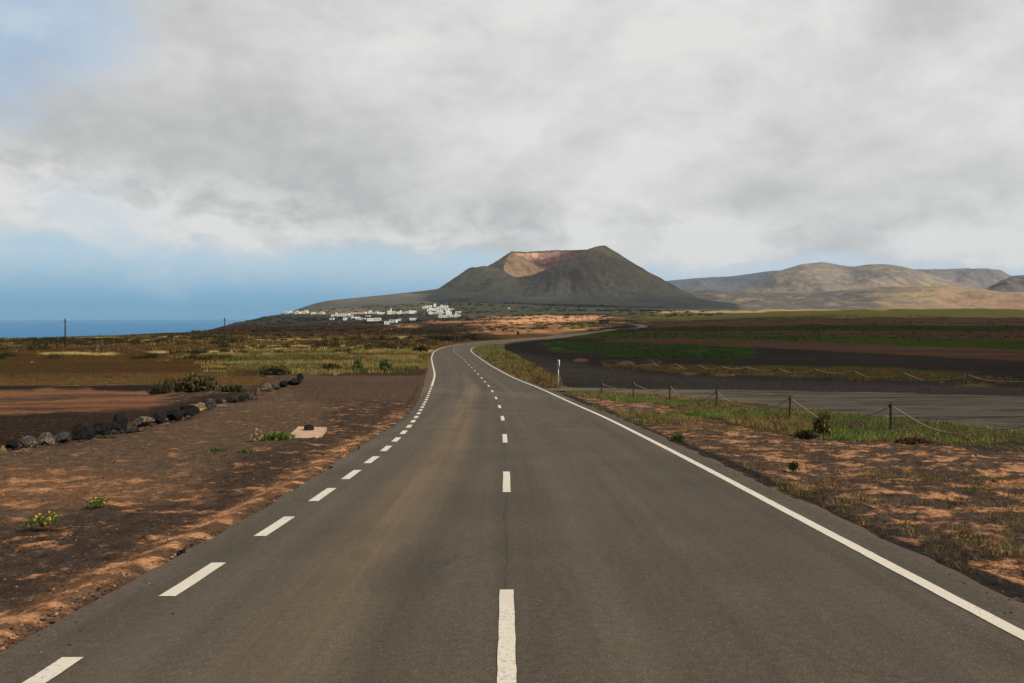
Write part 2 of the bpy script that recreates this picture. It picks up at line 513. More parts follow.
def asphalt_material(name, base=(0.077, 0.0655, 0.0495), side=False):
    m, t, bs = new_mat(name)
    uv = t.n('ShaderNodeUVMap').outputs[0]
    sp = t.n('ShaderNodeSeparateXYZ'); t.plug(sp.inputs[0], uv)
    u, s = sp.outputs[0], sp.outputs[1]
    geo = t.n('ShaderNodeNewGeometry').outputs['Position']
    flat = t.vm('MULTIPLY', geo, (1, 1, 0))
    fine = t.noise(flat, 70, 3, 0.75)
    fine2 = t.noise(flat, 16, 6, 0.7)
    blot = t.noise(flat, 0.55, 7, 0.6, 0.3)
    col = t.mix(t.lerp(blot, 0.3, 0.7, 0, 1), tuple(c * 0.88 for c in base), tuple(c * 1.12 for c in base))
    k = t.m('MULTIPLY', t.lerp(fine, 0.3, 0.7, 0.50, 1.50), t.lerp(fine2, 0.3, 0.7, 0.78, 1.22))
    # wheel-path streaks along the road
    st = t.noise(t.combine(t.m('MULTIPLY', u, 2.2), t.m('MULTIPLY', s, 0.03), 0), 1.0, 7, 0.6)
    k = t.m('MULTIPLY', k, t.lerp(st, 0.3, 0.7, 0.78, 1.18))
    col = t.mix(1.0, col, t.combine(k, k, k), 'MULTIPLY')
    if not side:
        # brown dust dragged along the inner wheel path, from a dozen metres on
        wp = t.m('ADD', u, t.lerp(t.noise(t.combine(0, t.m('MULTIPLY', s, 0.05), 3), 1.0, 3), 0.3, 0.7, -0.3, 0.3))
        d1 = t.m('SUBTRACT', 1.0, t.ss(t.m('ABSOLUTE', t.m('ADD', wp, 1.25)), 0.1, 0.75))
        d1 = t.m('MULTIPLY', d1, t.m('MULTIPLY', t.ss(s, -2, 12), t.ss(s, 85, 45)))
        d2 = t.m('SUBTRACT', 1.0, t.ss(t.m('ABSOLUTE', t.m('SUBTRACT', wp, 0.75)), 0.05, 0.5))
        d2 = t.m('MULTIPLY', d2, 0.15)
        dstr = t.noise(t.combine(t.m('MULTIPLY', u, 5.0), t.m('MULTIPLY', s, 0.06), 4), 1.0, 8, 0.68)
        dust = t.m('MULTIPLY', t.m('MAXIMUM', d1, d2), t.m('MULTIPLY', t.lerp(dstr, 0.35, 0.62, 0.25, 1.15), t.lerp(blot, 0.3, 0.6, 0.75, 1.0)))
        col = t.mix(t.m('MULTIPLY', dust, 0.5), col, (0.19, 0.13, 0.072))
        # dust fanned from the side road mouth
        jx = t.m('ABSOLUTE', t.m('SUBTRACT', s, t.m('ADD', 44.0, t.m('MULTIPLY', u, -1.2))))
        j = t.m('MULTIPLY', t.m('SUBTRACT', 1.0, t.ss(jx, 0.3, 5.0)), t.lerp(fine2, 0.35, 0.65, 0.3, 1.0))
        col = t.mix(t.m('MULTIPLY', j, 0.35), col, (0.15, 0.13, 0.10))
        # narrow construction seam beside the centre line, with tar
        sm = t.m('ABSOLUTE', t.m('ADD', u, t.lerp(t.noise(t.combine(0, t.m('MULTIPLY', s, 0.6), 9), 1, 5, 0.7), 0.3, 0.7, -0.03, 0.05)))
        seam = t.m('SUBTRACT', 1.0, t.ss(sm, 0.006, 0.02))
        col = t.mix(t.m('MULTIPLY', seam, 0.28), col, (0.02, 0.02, 0.02))
        # dusty edges
        ed = t.m('MAXIMUM', t.ss(u, 3.45, 4.1), t.ss(t.m('MULTIPLY', u, -1.0), 3.2, 4.2))
        ed = t.m('MULTIPLY', ed, t.lerp(t.noise(flat, 2.2, 7, 0.65), 0.35, 0.6, 0.0, 1.0))
        col = t.mix(t.m('MULTIPLY', ed, 0.42), col, (0.17, 0.10, 0.06))
        # rubber-dark bands and pale polish in the four wheel paths
        for wpos, kk_, cc_ in ((-2.15, .30, (0.10, 0.082, 0.062)), (-0.62, .22, (0.045, 0.038, 0.031)), (1.0, .12, (0.10, 0.082, 0.062)), (2.5, .28, (0.046, 0.040, 0.033))):
            bw = t.m('SUBTRACT', 1.0, t.ss(t.m('ABSOLUTE', t.m('SUBTRACT', wp, wpos)), 0.05, 0.42))
            col = t.mix(t.m('MULTIPLY', bw, t.m('MULTIPLY', t.lerp(fine2, 0.3, 0.7, 0.6, 1.0), kk_)), col, cc_)
        # stains and a few oil drips
        stn = t.ss(t.noise(t.combine(t.m('MULTIPLY', u, 0.9), t.m('MULTIPLY', s, 0.22), 5), 1.0, 8, 0.68, 0.4), 0.56, 0.68)
        col = t.mix(t.m('MULTIPLY', stn, 0.30), col, (0.035, 0.030, 0.026))
        # hairline cracks
        vo = t.n('ShaderNodeTexVoronoi', feature='DISTANCE_TO_EDGE')
        t.plug(vo.inputs['Vector'], t.vm('ADD', flat, t.vm('MULTIPLY', t.noise(flat, 1.6, 5, 0.7, color=True), (0.9, 0.9, 0)))); vo.inputs['Scale'].default_value = 0.33
        cr = t.m('MULTIPLY', t.m('SUBTRACT', 1.0, t.ss(vo.outputs['Distance'], 0.001, 0.006)), t.ss(t.noise(flat, 0.25, 3), 0.5, 0.6))
        col = t.mix(t.m('MULTIPLY', cr, 0.4), col, (0.022, 0.02, 0.018))
    if side:
        col = t.mix(t.m('MULTIPLY', t.ss(s, 16, 4), 0.8), col, (0.125, 0.112, 0.09))
        st2 = t.noise(t.vm('MULTIPLY', flat, (0.25, 1.3, 0)), 0.8, 9, 0.66, 0.5)
        col = t.mix(t.ss(st2, 0.48, 0.62), col, (0.022, 0.020, 0.018))
        st3 = t.noise(t.vm('MULTIPLY', flat, (0.3, 1.6, 0)), 1.3, 9, 0.66, 0.5)
        col = t.mix(t.m('MULTIPLY', t.ss(st3, 0.52, 0.66), 0.7), col, (0.13, 0.105, 0.078))
    # pale chippings
    vo2 = t.n('ShaderNodeTexVoronoi', feature='F1'); t.plug(vo2.inputs['Vector'], flat); vo2.inputs['Scale'].default_value = 45
    wn = t.n('ShaderNodeSeparateColor'); t.plug(wn.inputs[0], vo2.outputs['Color'])
    peb = t.m('MULTIPLY', t.m('LESS_THAN', vo2.outputs['Distance'], 0.35), t.m('GREATER_THAN', wn.outputs[0], 0.965))
    col = t.mix(t.m('MULTIPLY', peb, 0.4), col, (0.20, 0.18, 0.155))
    t.plug(bs.inputs['Base Color'], col)
    bs.inputs['Roughness'].default_value = 0.9
    bs.inputs['Specular IOR Level'].default_value = 0.0 if side else 0.08
    bump(t, bs, t.m('ADD', fine, fine2), 0.55, 0.008)
    return m


def paint_material():
    m, t, bs = new_mat('road_paint')
    geo = t.n('ShaderNodeNewGeometry').outputs['Position']
    flat = t.vm('MULTIPLY', geo, (1, 1, 0))
    n = t.noise(flat, 30, 6, 0.75); n2 = t.noise(flat, 1.4, 6, 0.6)
    wear = t.ss(t.m('ADD', n, t.m('MULTIPLY', n2, 0.5)), 0.76, 0.94)
    col = t.mix(t.lerp(n2, 0.3, 0.7, 0, 1), (0.50, 0.455, 0.37), (0.61, 0.56, 0.46))
    col = t.mix(t.m('MULTIPLY', wear, 0.7), col, (0.14, 0.13, 0.11))
    t.plug(bs.inputs['Base Color'], col)
    bs.inputs['Roughness'].default_value = 0.65
    bump(t, bs, t.noise(flat, 70, 3, 0.7), 0.4, 0.006)
    return m


M_ground = ground_material()
M_asphalt = asphalt_material('asphalt')
M_side = asphalt_material('dusty_asphalt', (0.066, 0.060, 0.050), side=True)
M_paint = paint_material()
M_veg = attr_mat('vegetation', 0.7, 0.25)

# ------------------------------------------------------------------ road geometry from ground points
def poly(pts):
    return np.array([at(*p, 0.035)[:2] for p in pts])


CENTER_PX = [(507.5, 800), (507, 683), (507, 590), (506.5, 480), (505, 438), (502.5, 418), (499, 405), (494, 394), (487, 384), (479, 375), (470, 366), (461, 357),
             (454.5, 351.5), (454, 348.5), (459, 346.3), (470, 344.3), (490, 342.2), (515, 340.1), (540, 338.2), (556, 336.8)]
LEFT_PX = [(-140, 794), (45, 675), (197, 578), (278, 525.5), (324, 494), (353, 474.3), (373, 459.3), (388, 448), (400.5, 436), (410.5, 425), (418, 414.5), (424.5, 403),
           (429.5, 392), (433, 382), (434.6, 374), (432.5, 364), (431.8, 356.5), (436, 350.5), (447, 346.6), (465, 343.5), (490, 341.1), (515, 339.3), (540, 337.6), (556, 336.3)]
RIGHT_PX = [(1270, 765), (1024, 636), (867, 554), (724, 478), (650, 440), (595, 413), (548, 392), (520, 380.5), (495, 368), (479, 357.5), (471.5, 351.5),
            (471.5, 348.8), (477, 346.6), (490, 344.5), (515, 341.5), (540, 339.2), (556, 337.6)]
LEDGE_PX = [(-160, 740), (0, 655), (50, 626), (117, 591), (187, 550), (287, 496), (345, 456), (380, 434), (402, 420), (415, 405), (421, 393), (425, 378), (429, 364),
            (430.5, 356), (434.5, 350), (446, 346.1), (465, 343.1), (490, 340.8), (515, 339.0), (540, 337.4), (556, 336.1)]


def smooth_curve(P, n=900):
    d = np.r_[0, np.cumsum(np.linalg.norm(np.diff(P, axis=0), axis=1))]
    # Catmull-Rom through the points, then smoothing
    out = []
    for i in range(len(P) - 1):
        p0 = P[max(i - 1, 0)]; p1 = P[i]; p2 = P[i + 1]; p3 = P[min(i + 2, len(P) - 1)]
        L = d[i + 1] - d[i]; l0 = max(d[i] - d[max(i - 1, 0)], 1e-3); l2 = max(d[min(i + 2, len(P) - 1)] - d[i + 1], 1e-3)
        m1 = (p2 - p0) / (L + l0) * L if i > 0 else (p2 - p1)
        m2 = (p3 - p1) / (L + l2) * L if i < len(P) - 2 else (p2 - p1)
        k = max(3, int(L / 0.3)); t = np.linspace(0, 1, k, endpoint=False)[:, None]
        out.append((2 * t**3 - 3 * t**2 + 1) * p1 + (t**3 - 2 * t**2 + t) * m1 + (-2 * t**3 + 3 * t**2) * p2 + (t**3 - t**2) * m2)
    out.append(P[-1:]); Q = np.vstack(out)
    dd = np.r_[0, np.cumsum(np.linalg.norm(np.diff(Q, axis=0), axis=1))]
    ss = np.linspace(0, dd[-1], max(n, int(dd[-1] * 3)))
    return np.c_[np.interp(ss, dd, Q[:, 0]), np.interp(ss, dd, Q[:, 1])], ss


Pc = poly(CENTER_PX)
back = Pc[0] + (Pc[0] - Pc[1]) / np.linalg.norm(Pc[0] - Pc[1]) * 25
Pc = np.vstack([back, Pc])
# the road goes on over the plain to the bright bend
far_pts = poly([(575, 334.6), (600, 331.5), (622, 329), (641, 327.4), (640, 325.3), (622, 323.6)])
C0, S0 = smooth_curve(np.vstack([Pc, far_pts]))
for _ in range(3):
    k = 9; w = np.ones(k) / k
    Cp = np.pad(C0, ((k // 2, k // 2), (0, 0)), mode='edge')
    Cs = np.c_[np.convolve(Cp[:, 0], w, 'valid'), np.convolve(Cp[:, 1], w, 'valid')]
    Cs[0] = C0[0]; Cs[-1] = C0[-1]; C0 = Cs
S0 = np.r_[0, np.cumsum(np.linalg.norm(np.diff(C0, axis=0), axis=1))]
i_cam = int(np.argmin(np.abs(C0[:, 1] - 0) + (S0 > 60) * 1e3))
S0 = S0 - S0[i_cam]
T0 = np.gradient(C0, axis=0); T0 /= np.linalg.norm(T0, axis=1)[:, None]
N0 = np.c_[T0[:, 1], -T0[:, 0]]                           # to the right


def st_of(P, n=None):
    """(s, t) of points against the centre line"""
    s = np.empty(len(P)); t = np.empty(len(P))
    sub = slice(None, None, 2)
    Cc = C0[sub]; Ns = N0[sub]; Ss = S0[sub]; Ts = T0[sub]
    for i in range(0, len(P), 4000):
        q = P[i:i + 4000]
        d2 = ((q[:, None, :] - Cc[None]) ** 2).sum(-1)
        k = d2.argmin(1)
        dv = q - Cc[k]
        s[i:i + 4000] = Ss[k] + (dv * Ts[k]).sum(1)
        t[i:i + 4000] = (dv * Ns[k]).sum(1)
    return s, t


def offset_fn(pxs, default):
    P, _ = smooth_curve(poly(pxs), 400)
    s, t = st_of(P)
    o = np.argsort(s); s = s[o]; t = t[o]
    sb = np.linspace(s[0], s[-1], 260)
    tb = np.interp(sb, s, t)
    tb = np.convolve(np.pad(tb, 3, mode='edge'), np.ones(7) / 7, 'valid')
    def fn(q):
        v = np.interp(q, sb, tb)
        k = sstep(q, sb[-1] - 25, sb[-1] + 5)
        return v * (1 - k) + default * k
    return fn, s


tL, sL = offset_fn(LEFT_PX, -3.0)
tR, sR = offset_fn(RIGHT_PX, 3.0)
tLe, sLe = offset_fn(LEDGE_PX, -3.5)
print('offset samples', [(round(q), round(float(tL(q)), 2), round(float(tR(q)), 2), round(float(tLe(q)), 2)) for q in (0, 5, 10, 20, 30, 40, 60, 80, 100, 130, 160, 180, 200, 240, 300, 400)])
SEND = S0[-1]


def pos(s, t):
    x = np.interp(s, S0, C0[:, 0]); y = np.interp(s, S0, C0[:, 1])
    nx = np.interp(s, S0, N0[:, 0]); ny = np.interp(s, S0, N0[:, 1])
    return x + nx * t, y + ny * t


def stations(a, b):
    out = [a]
    while out[-1] < b:
        d = max(0.12, min(2.0, abs(out[-1]) * 0.006 + 0.10))
        out.append(min(b, out[-1] + d))
    return np.array(out)


def strip(name, s, ta, tb, lift, mat, parent=None, ncols=2, smooth=True):
    k = np.linspace(0, 1, ncols)
    t = ta[:, None] * (1 - k) + tb[:, None] * k
    ss = np.repeat(s[:, None], ncols, 1)
    x, y = pos(ss, t)
    z = H(x, y) + lift
    v = np.stack([x, y, z], -1).reshape(-1, 3)
    return v, grid_faces(len(s), ncols)[:, ::-1], np.stack([t, ss], -1).reshape(-1, 2)


ROAD_LIFT = 0.035
st = stations(-28, SEND)
eLn = (fbm(st * 1.1, st * 0, 6, 0.75) - 0.5) * 0.22 * sstep(st, 300, 30)
eRn = (fbm(st * 1.3, st * 0 + 9, 4, 0.6) - 0.5) * 0.26 * sstep(st, 300, 30)
ledge = np.minimum(tLe(st), tL(st) - 0.22) + eLn
redge = tR(st) + 0.42 + eRn
v, f, uv = strip('road', st, ledge, redge, ROAD_LIFT, None, ncols=14)
# crumbling drop at both edges
road = mesh_np('road', v, f, M_asphalt, smooth=True, uv=uv)
tag(road, 'grey two-lane asphalt road bending away over the plain', 'road', kind='structure')


def mark_mesh(name, segs, tfn, w, lift=ROAD_LIFT + 0.005):
    V = []; Fs = []; U = []; n0 = 0
    for a, b in segs:
        s = stations(a, b) if b - a > 3 else np.linspace(a, b, max(4, int((b - a) / 0.25)))
        c = tfn(s)
        jit = (fbm(s * 6, s * 0 + 3, 3, 0.6) - 0.5) * 0.012
        v, f, uv = strip(name, s, c - w / 2 + jit, c + w / 2 + jit, lift, None, ncols=3)
        V.append(v); Fs.append(f + n0); U.append(uv); n0 += len(v)
    return mesh_np(name, np.vstack(V), np.vstack(Fs), M_paint, road, uv=np.vstack(U))


def s_row(px, row):
    p = at(px, row, 0.04); s, _ = st_of(np.array([[p.x, p.y]])); return float(s[0])


print('centre dashes s:', [round(s_row(507, r), 2) for r in (590, 492, 471, 442, 434, 420.5, 415.5)])
dashes = [(-2.2, s_row(507, 589.5)), (s_row(506.5, 492), s_row(506.5, 471.5))]
s1, s2 = dashes[1]
a3 = s_row(505.5, 442.5); per = a3 - s1
print('period', per)
q = a3
while q < 330:
    dashes.append((q, q + 2.1)); q += per
dashes = [(-9.5, -7.3)] + dashes
mark_mesh('center_line', dashes, lambda s: s * 0, 0.105)
ld = [(s_row(35, 683), s_row(82, 657)), (s_row(169, 596), s_row(226, 562.5)), (s_row(261, 536), s_row(295, 516.5)), (s_row(313, 501), s_row(335.5, 488))]
print('left dashes', ld)
pl = (ld[3][0] - ld[0][0]) / 3
q = ld[3][0] + pl
s_solid = s_row(433, 386)
while q < s_solid:
    ld.append((q, min(q + (ld[2][1] - ld[2][0]), s_solid))); q += pl
ld = [(ld[0][0] - pl, ld[0][1] - pl)] + ld
mark_mesh('dashed_edge_line', ld, tL, 0.125)
mark_mesh('edge_line', [(s_solid, 330)], tL, 0.14)
sj = s_row(545, 391)
mark_mesh('edge_line', [(-20, 330)], tR, 0.12)

# ------------------------------------------------------------------ ground sheet
lowx = np.array([560, 590, 650, 700, 760, 800, 860, 940, 1024, 1300]); lowr = np.array([394, 397, 404, 414, 428, 436, 441, 447, 457, 495.])
ux = np.array([520, 548, 575, 600, 650, 717, 789, 891, 1024, 1250.])
up = np.array([381, 386.5, 388.0, 388.5, 389.5, 390, 391, 393, 397, 405.])
lo = np.array([381.2, 391.0, 391.8, 392.6, 395, 400.5, 409, 419, 433, 460.])
def ground():
    azf = np.arange(R(-37.5), R(37.5), 1 / F / 1.0)
    azl = np.linspace(R(-180), R(-37.5), 150, endpoint=False)
    azr = np.linspace(R(37.5), R(180), 150, endpoint=False)
    az = np.concatenate([azl, azf, azr])
    rows = np.linspace(760, 341, 420)
    # distances whose rows are evenly spaced near the camera
    rr = []
    yy = np.geomspace(0.3, 400, 4000)
    px, rw = project(0 * yy, yy, H(0 * yy, yy))
    ok = yy > 2.0
    rr = np.interp(-rows, -rw[ok][np.argsort(yy[ok])], yy[ok])
    rad = np.concatenate([[0.02, 0.5, 1.0, 1.6, 2.2, 2.8], rr[rr > 3.2], np.geomspace(rr.max() * 1.02, 16000, 190)])
    A, Rr = np.meshgrid(az, rad)
    x = Rr * np.sin(A); y = Rr * np.cos(A)
    return x, y


gx, gy = ground()
nr, nc = gx.shape
gz = H(gx, gy)
flatx, flaty = gx.ravel(), gy.ravel()
rads = np.sqrt(flatx**2 + flaty**2)
t_all = np.full(flatx.shape, 99.0); s_all = np.zeros(flatx.shape)
sel = np.where((rads < 420) & (flaty > -30) & (flatx > -60) & (flatx < 60))[0]
s_, t_ = st_of(np.c_[flatx[sel], flaty[sel]])
s_all[sel] = s_; t_all[sel] = t_
mL = t_all - np.minimum(tLe(s_all), tL(s_all) - 0.22)         # >0 inside on the left
mR = (tR(s_all) + 0.42) - t_all
inroad = np.minimum(mL, mR)                                    # >0 on asphalt
gz = gz.ravel()
PX, ROW = project(flatx, flaty, gz)
PX = np.where(flaty > 1.0, PX, np.where(flatx > 0, 2000, -900))
ROW = np.where(flaty > 1.0, ROW, 700)
out = sstep(-inroad, 0.0, 0.6)
near = 1 - sstep(rads, 60, 200)
mic = (fbm(flatx * 1.3, flaty * 1.3, 5, 0.55, 2.1) - 0.5) * 0.10 + (fbm(flatx * 9, flaty * 9, 4, 0.6, 5.2) - 0.5) * 0.06 + (fbm(flatx * 0.18, flaty * 0.18, 3, 0.5, 7) - 0.5) * 0.35
gz = gz + mic * out * near
# loose earth banked against the left asphalt edge
inside = (PX > 535) & (PX < 1255) & (ROW > np.interp(PX, ux, up) - 0.8) & (ROW < np.interp(PX, ux, lo) - 0.3)
gz = np.where(inside & (t_all > 0), H(flatx, flaty) - 0.03, gz)
lip = np.exp(-((mL + 0.22) / 0.14) ** 2) * (s_all < 120) * (0.4 + fbm(flatx * 3.0, flaty * 3.0, 3, 0.6, 1.1))
gz = gz + lip * 0.055
gz = np.where(inroad > -0.02, gz - 0.03, gz)

# -- what the soil is made of; dark right-field tones include cloud shade
def L3(r, g, b): return np.array([r, g, b])
CIND = L3(.014, .0125, .012); DKSOIL = L3(.036, .026, .020); SOIL = L3(.090, .052, .030); ORANGE = L3(.37, .19, .095)
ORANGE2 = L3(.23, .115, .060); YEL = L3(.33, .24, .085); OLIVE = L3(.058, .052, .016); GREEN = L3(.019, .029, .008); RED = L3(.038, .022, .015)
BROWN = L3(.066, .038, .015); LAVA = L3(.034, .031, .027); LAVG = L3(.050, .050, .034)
n = len(flatx)
cA = np.tile(DKSOIL, (n, 1)); cB = np.tile(ORANGE, (n, 1)); cov = np.full(n, 0.42); far = sstep(rads, 70, 160)
wx = (fbm(flatx * 0.5, flaty * 0.5, 4, 0.6, 4.4) - 0.5)
wrow = ROW + wx * np.clip(18 - (560 - ROW) * 0.06, 1.6, 18)
wrow_f = ROW + (fbm(PX / 22, ROW / 3.0, 3, 0.6, 1.9) - 0.5) * 3.2       # far stripes: ragged borders


def put(mask, a, b, cv, fr=None):
    global cA, cB, cov, far
    m = np.clip(mask, 0, 1)[:, None]
    cA = cA * (1 - m) + a * m; cB = cB * (1 - m) + b * m
    cov = cov * (1 - m[:, 0]) + cv * m[:, 0]
    if fr is not None: far = far * (1 - m[:, 0]) + fr * m[:, 0]


def band(top, bot, x0, x1, w=0.6, wr=None, wx_=12):
    """rows between two polylines ((px,row),...) inside px range"""
    rr = wrow_f if wr is None else wr
    tx, ty = zip(*top); bx, by = zip(*bot)
    a = np.interp(PX, tx, ty); b = np.interp(PX, bx, by)
    xx = PX + (fbm(ROW / 2.0, PX / 60, 3, 0.6, 6.6) - 0.5) * wx_ * 3
    return sstep(rr, a - w, a + w) * (1 - sstep(rr, b - w, b + w)) * sstep(xx, x0 - wx_, x0 + wx_) * (1 - sstep(xx, x1 - wx_, x1 + wx_))


def blob(cx, cy, rx, ry, soft=0.5):
    d = np.sqrt(((PX - cx) / rx) ** 2 + ((ROW - cy) / ry) ** 2) + (fbm(PX / 15, ROW / 4, 3, 0.6, cx) - 0.5) * 0.9
    return 1 - sstep(d, 1 - soft, 1 + soft)


left = (t_all < -1) | ((t_all > 90) & (PX < 440))
leftm = left.astype(float)
rightm = 1 - leftm
rightm = np.where(t_all < 90, (t_all > 0).astype(float), (PX > 500).astype(float))
# far plains as a whole
put(sstep(rads, 90, 140) * leftm, BROWN, BROWN * 1.9 + YEL * 0.1, 0.34)
# --- left, near to far
put(leftm * (ROW > 372) * sstep(mL, -30, -1.0), DKSOIL * 1.3, ORANGE * 0.85, 0.41)
put(leftm * band([(-400, 455), (0, 455), (60, 450), (300, 385)], [(-400, 520), (0, 520), (180, 480), (320, 430)], -900, 330, 10, wrow), L3(.082, .056, .038), ORANGE * 0.62, 0.40)
put(leftm * band([(-400, 372), (440, 372)], [(-400, 390), (300, 400), (440, 400)], 290, 425, 3, wrow), L3(.066, .046, .033), SOIL * 1.3, 0.38)
put(leftm * blob(60, 485, 130, 16, .6) * (rads < 60), SOIL * 1.3, ORANGE * .85, 0.50)
put(leftm * blob(200, 555, 70, 16, .6) * (rads < 60), DKSOIL, ORANGE, 0.46)
# orange strip against the asphalt
put(leftm * np.exp(-((mL + 0.33) / 0.26) ** 2) * (1 - sstep(s_all, 15, 40)) * (rads < 90), SOIL * 1.3, ORANGE * 1.0, 0.58)
# behind the boulders
put(leftm * band([(-400, 426), (0, 416), (150, 409), (300, 380)], [(-400, 458), (0, 447), (100, 428), (300, 381)], -900, 300, 2, wrow), DKSOIL * 0.7, SOIL, 0.2)
put(leftm * band([(-400, 391), (430, 389)], [(-400, 424), (0, 415), (150, 408), (230, 395)], -900, 165, 1.5), ORANGE2 * 0.62, DKSOIL * 1.2, 0.46, 0.75)
put(leftm * band([(-400, 386), (430, 385)], [(-400, 391), (430, 389)], -900, 170, 0.8), CIND * 1.2, DKSOIL, 0.3)
put(leftm * band([(-400, 373), (430, 372)], [(-400, 386), (430, 384)], -900, 260, 2), BROWN, L3(.13, .085, .03), 0.45)
put(leftm * band([(-400, 347), (430, 347)], [(-400, 374), (430, 372)], -900, 240, 2), BROWN * 0.72, OLIVE * 0.9, 0.28)
put(leftm * band([(-400, 336), (430, 333)], [(-400, 348), (430, 346)], -900, 440, 1), BROWN * 0.9, BROWN * 2.0, 0.33)
for (a, b, x0, x1) in ((336.5, 338.5, 50, 120), (339, 341.5, 135, 190), (334.0, 335.6, 210, 320), (335.8, 338.0, 150, 200), (337.5, 340.5, 250, 345), (342, 345, 5, 50), (345, 350.5, 250, 362),
                       (349, 352.5, 355, 430), (352.5, 355, 40, 120), (331.5, 334.5, 380, 420), (336.5, 339, 400, 425), (325.5, 327.5, 425, 470), (350.5, 353.5, 150, 240)):
    put(leftm * band([(-400, a), (500, a)], [(-400, b), (500, b)], x0, x1, 0.7, None, 8), YEL * 0.85, BROWN * 1.3, 0.42)
put(leftm * band([(-400, 351), (240, 354), (430, 356)], [(-400, 354), (240, 369), (430, 372)], 235, 445, 1.2), OLIVE * 1.3, YEL * 0.6, 0.45)
put(leftm * band([(-400, 370), (430, 369)], [(-400, 376), (430, 375)], 235, 430, 0.8), RED * 1.1, BROWN, 0.4)
put(leftm * band([(-400, 331), (430, 331)], [(-400, 334), (430, 336)], -900, 500, 0.7), RED, BROWN, 0.4)
put(blob(340, 342, 60, 2.2) + blob(330, 353, 70, 1.5), BROWN * 0.6, RED, 0.3)
# lava ground and village slope
far_l = (rads > 330) * (PX < 520)
lv = far_l * (1 - sstep(wrow_f, 328, 331))
put(lv, LAVA * 1.1, LAVG, 0.45)
put(far_l * (1 - sstep(wrow_f, 313, 317)), LAVG * 1.15, L3(.14, .12, .08), 0.28)
put(far_l * blob(330, 309, 60, 4), L3(.14, .12, .075), LAVG, 0.45)
put(far_l * blob(400, 307, 50, 3.5), L3(.085, .08, .055), LAVG, 0.45)
put(far_l * band([(-400, 327), (500, 325)], [(-400, 333), (500, 332)], 200, 520, 0.8), RED * 0.9, BROWN * 1.2, 0.35)
for (cx, cy, rx, ry) in ((405, 326, 14, 1.6), (445, 322, 22, 1.2), (480, 321.5, 22, 1.3), (385, 329, 12, 1.0)):
    put(far_l * blob(cx, cy, rx, ry), ORANGE2, YEL * 0.6, 0.4)
put(blob(445, 334, 32, 4.5), CIND * 1.1, BROWN, 0.25)
put(blob(460, 338.5, 38, 2.2), CIND * 1.2, OLIVE * 0.6, 0.35)
# --- right, near verge: brown cinders with orange patches
put(rightm * (ROW > 392) * (t_all < 99) * sstep(mR, 0.3, -0.3), DKSOIL * 1.05, ORANGE * 0.95, 0.48)
put(rightm * sstep(ROW, 395, 400) * (1 - sstep(ROW - np.interp(PX, [560, 1024], [425, 560]), -15, 10)) * (rads < 80), DKSOIL * 1.6, ORANGE * 0.90, 0.49)
put(rightm * np.exp(-((mR + 0.25) / 0.22) ** 2) * (s_all < 60), CIND * 1.5, DKSOIL, 0.4)
put(rightm * (PX > 570) * (ROW > np.interp(PX, ux, lo) - 1) * (ROW < np.interp(PX, lowx, lowr) + 1), DKSOIL * 1.1, L3(.085, .065, .025), 0.45, 0.0)
# verge triangle between road and side road
put(rightm * (t_all < 14) * (t_all > 0) * (s_all > 44) * (s_all < 180), L3(.075, .042, .018), L3(.12, .09, .028), 0.45, 0.3)
fr = rightm * (t_all > 5)
# far stripes, right side: albedo lowered to stand in for cloud shade
E = [500, 560, 640, 740, 860, 1024, 1500]
def P_(*r): return list(zip(E, r))
X0 = 560
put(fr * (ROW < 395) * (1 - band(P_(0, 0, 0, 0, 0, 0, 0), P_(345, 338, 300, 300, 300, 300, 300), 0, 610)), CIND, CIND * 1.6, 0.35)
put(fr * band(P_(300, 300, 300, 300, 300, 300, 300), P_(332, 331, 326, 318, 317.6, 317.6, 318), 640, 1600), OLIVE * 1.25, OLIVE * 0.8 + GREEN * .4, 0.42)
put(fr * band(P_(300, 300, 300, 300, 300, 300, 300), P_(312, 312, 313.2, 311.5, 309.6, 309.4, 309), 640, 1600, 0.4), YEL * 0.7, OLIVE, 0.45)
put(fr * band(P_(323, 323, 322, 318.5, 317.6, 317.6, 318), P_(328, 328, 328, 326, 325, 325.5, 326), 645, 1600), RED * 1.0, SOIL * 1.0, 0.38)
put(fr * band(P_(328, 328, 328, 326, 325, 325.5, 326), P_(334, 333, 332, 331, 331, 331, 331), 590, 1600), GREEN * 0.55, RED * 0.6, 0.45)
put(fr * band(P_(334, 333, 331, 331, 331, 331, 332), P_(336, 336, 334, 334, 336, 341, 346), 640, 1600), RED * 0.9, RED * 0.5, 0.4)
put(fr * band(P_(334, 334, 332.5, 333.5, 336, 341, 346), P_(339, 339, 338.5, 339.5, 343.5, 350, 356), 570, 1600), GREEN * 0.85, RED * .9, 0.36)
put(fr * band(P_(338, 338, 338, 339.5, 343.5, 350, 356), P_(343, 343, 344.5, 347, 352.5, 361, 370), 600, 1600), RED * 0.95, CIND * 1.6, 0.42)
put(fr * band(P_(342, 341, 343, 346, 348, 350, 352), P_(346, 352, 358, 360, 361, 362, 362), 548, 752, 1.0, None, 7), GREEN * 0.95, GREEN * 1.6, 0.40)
put(fr * band(P_(347, 348, 350, 353, 356, 360, 362), P_(348, 350, 352, 355, 357, 360, 362), 560, 752, 0.6, None, 7), CIND * 1.1, GREEN * .8, 0.35)
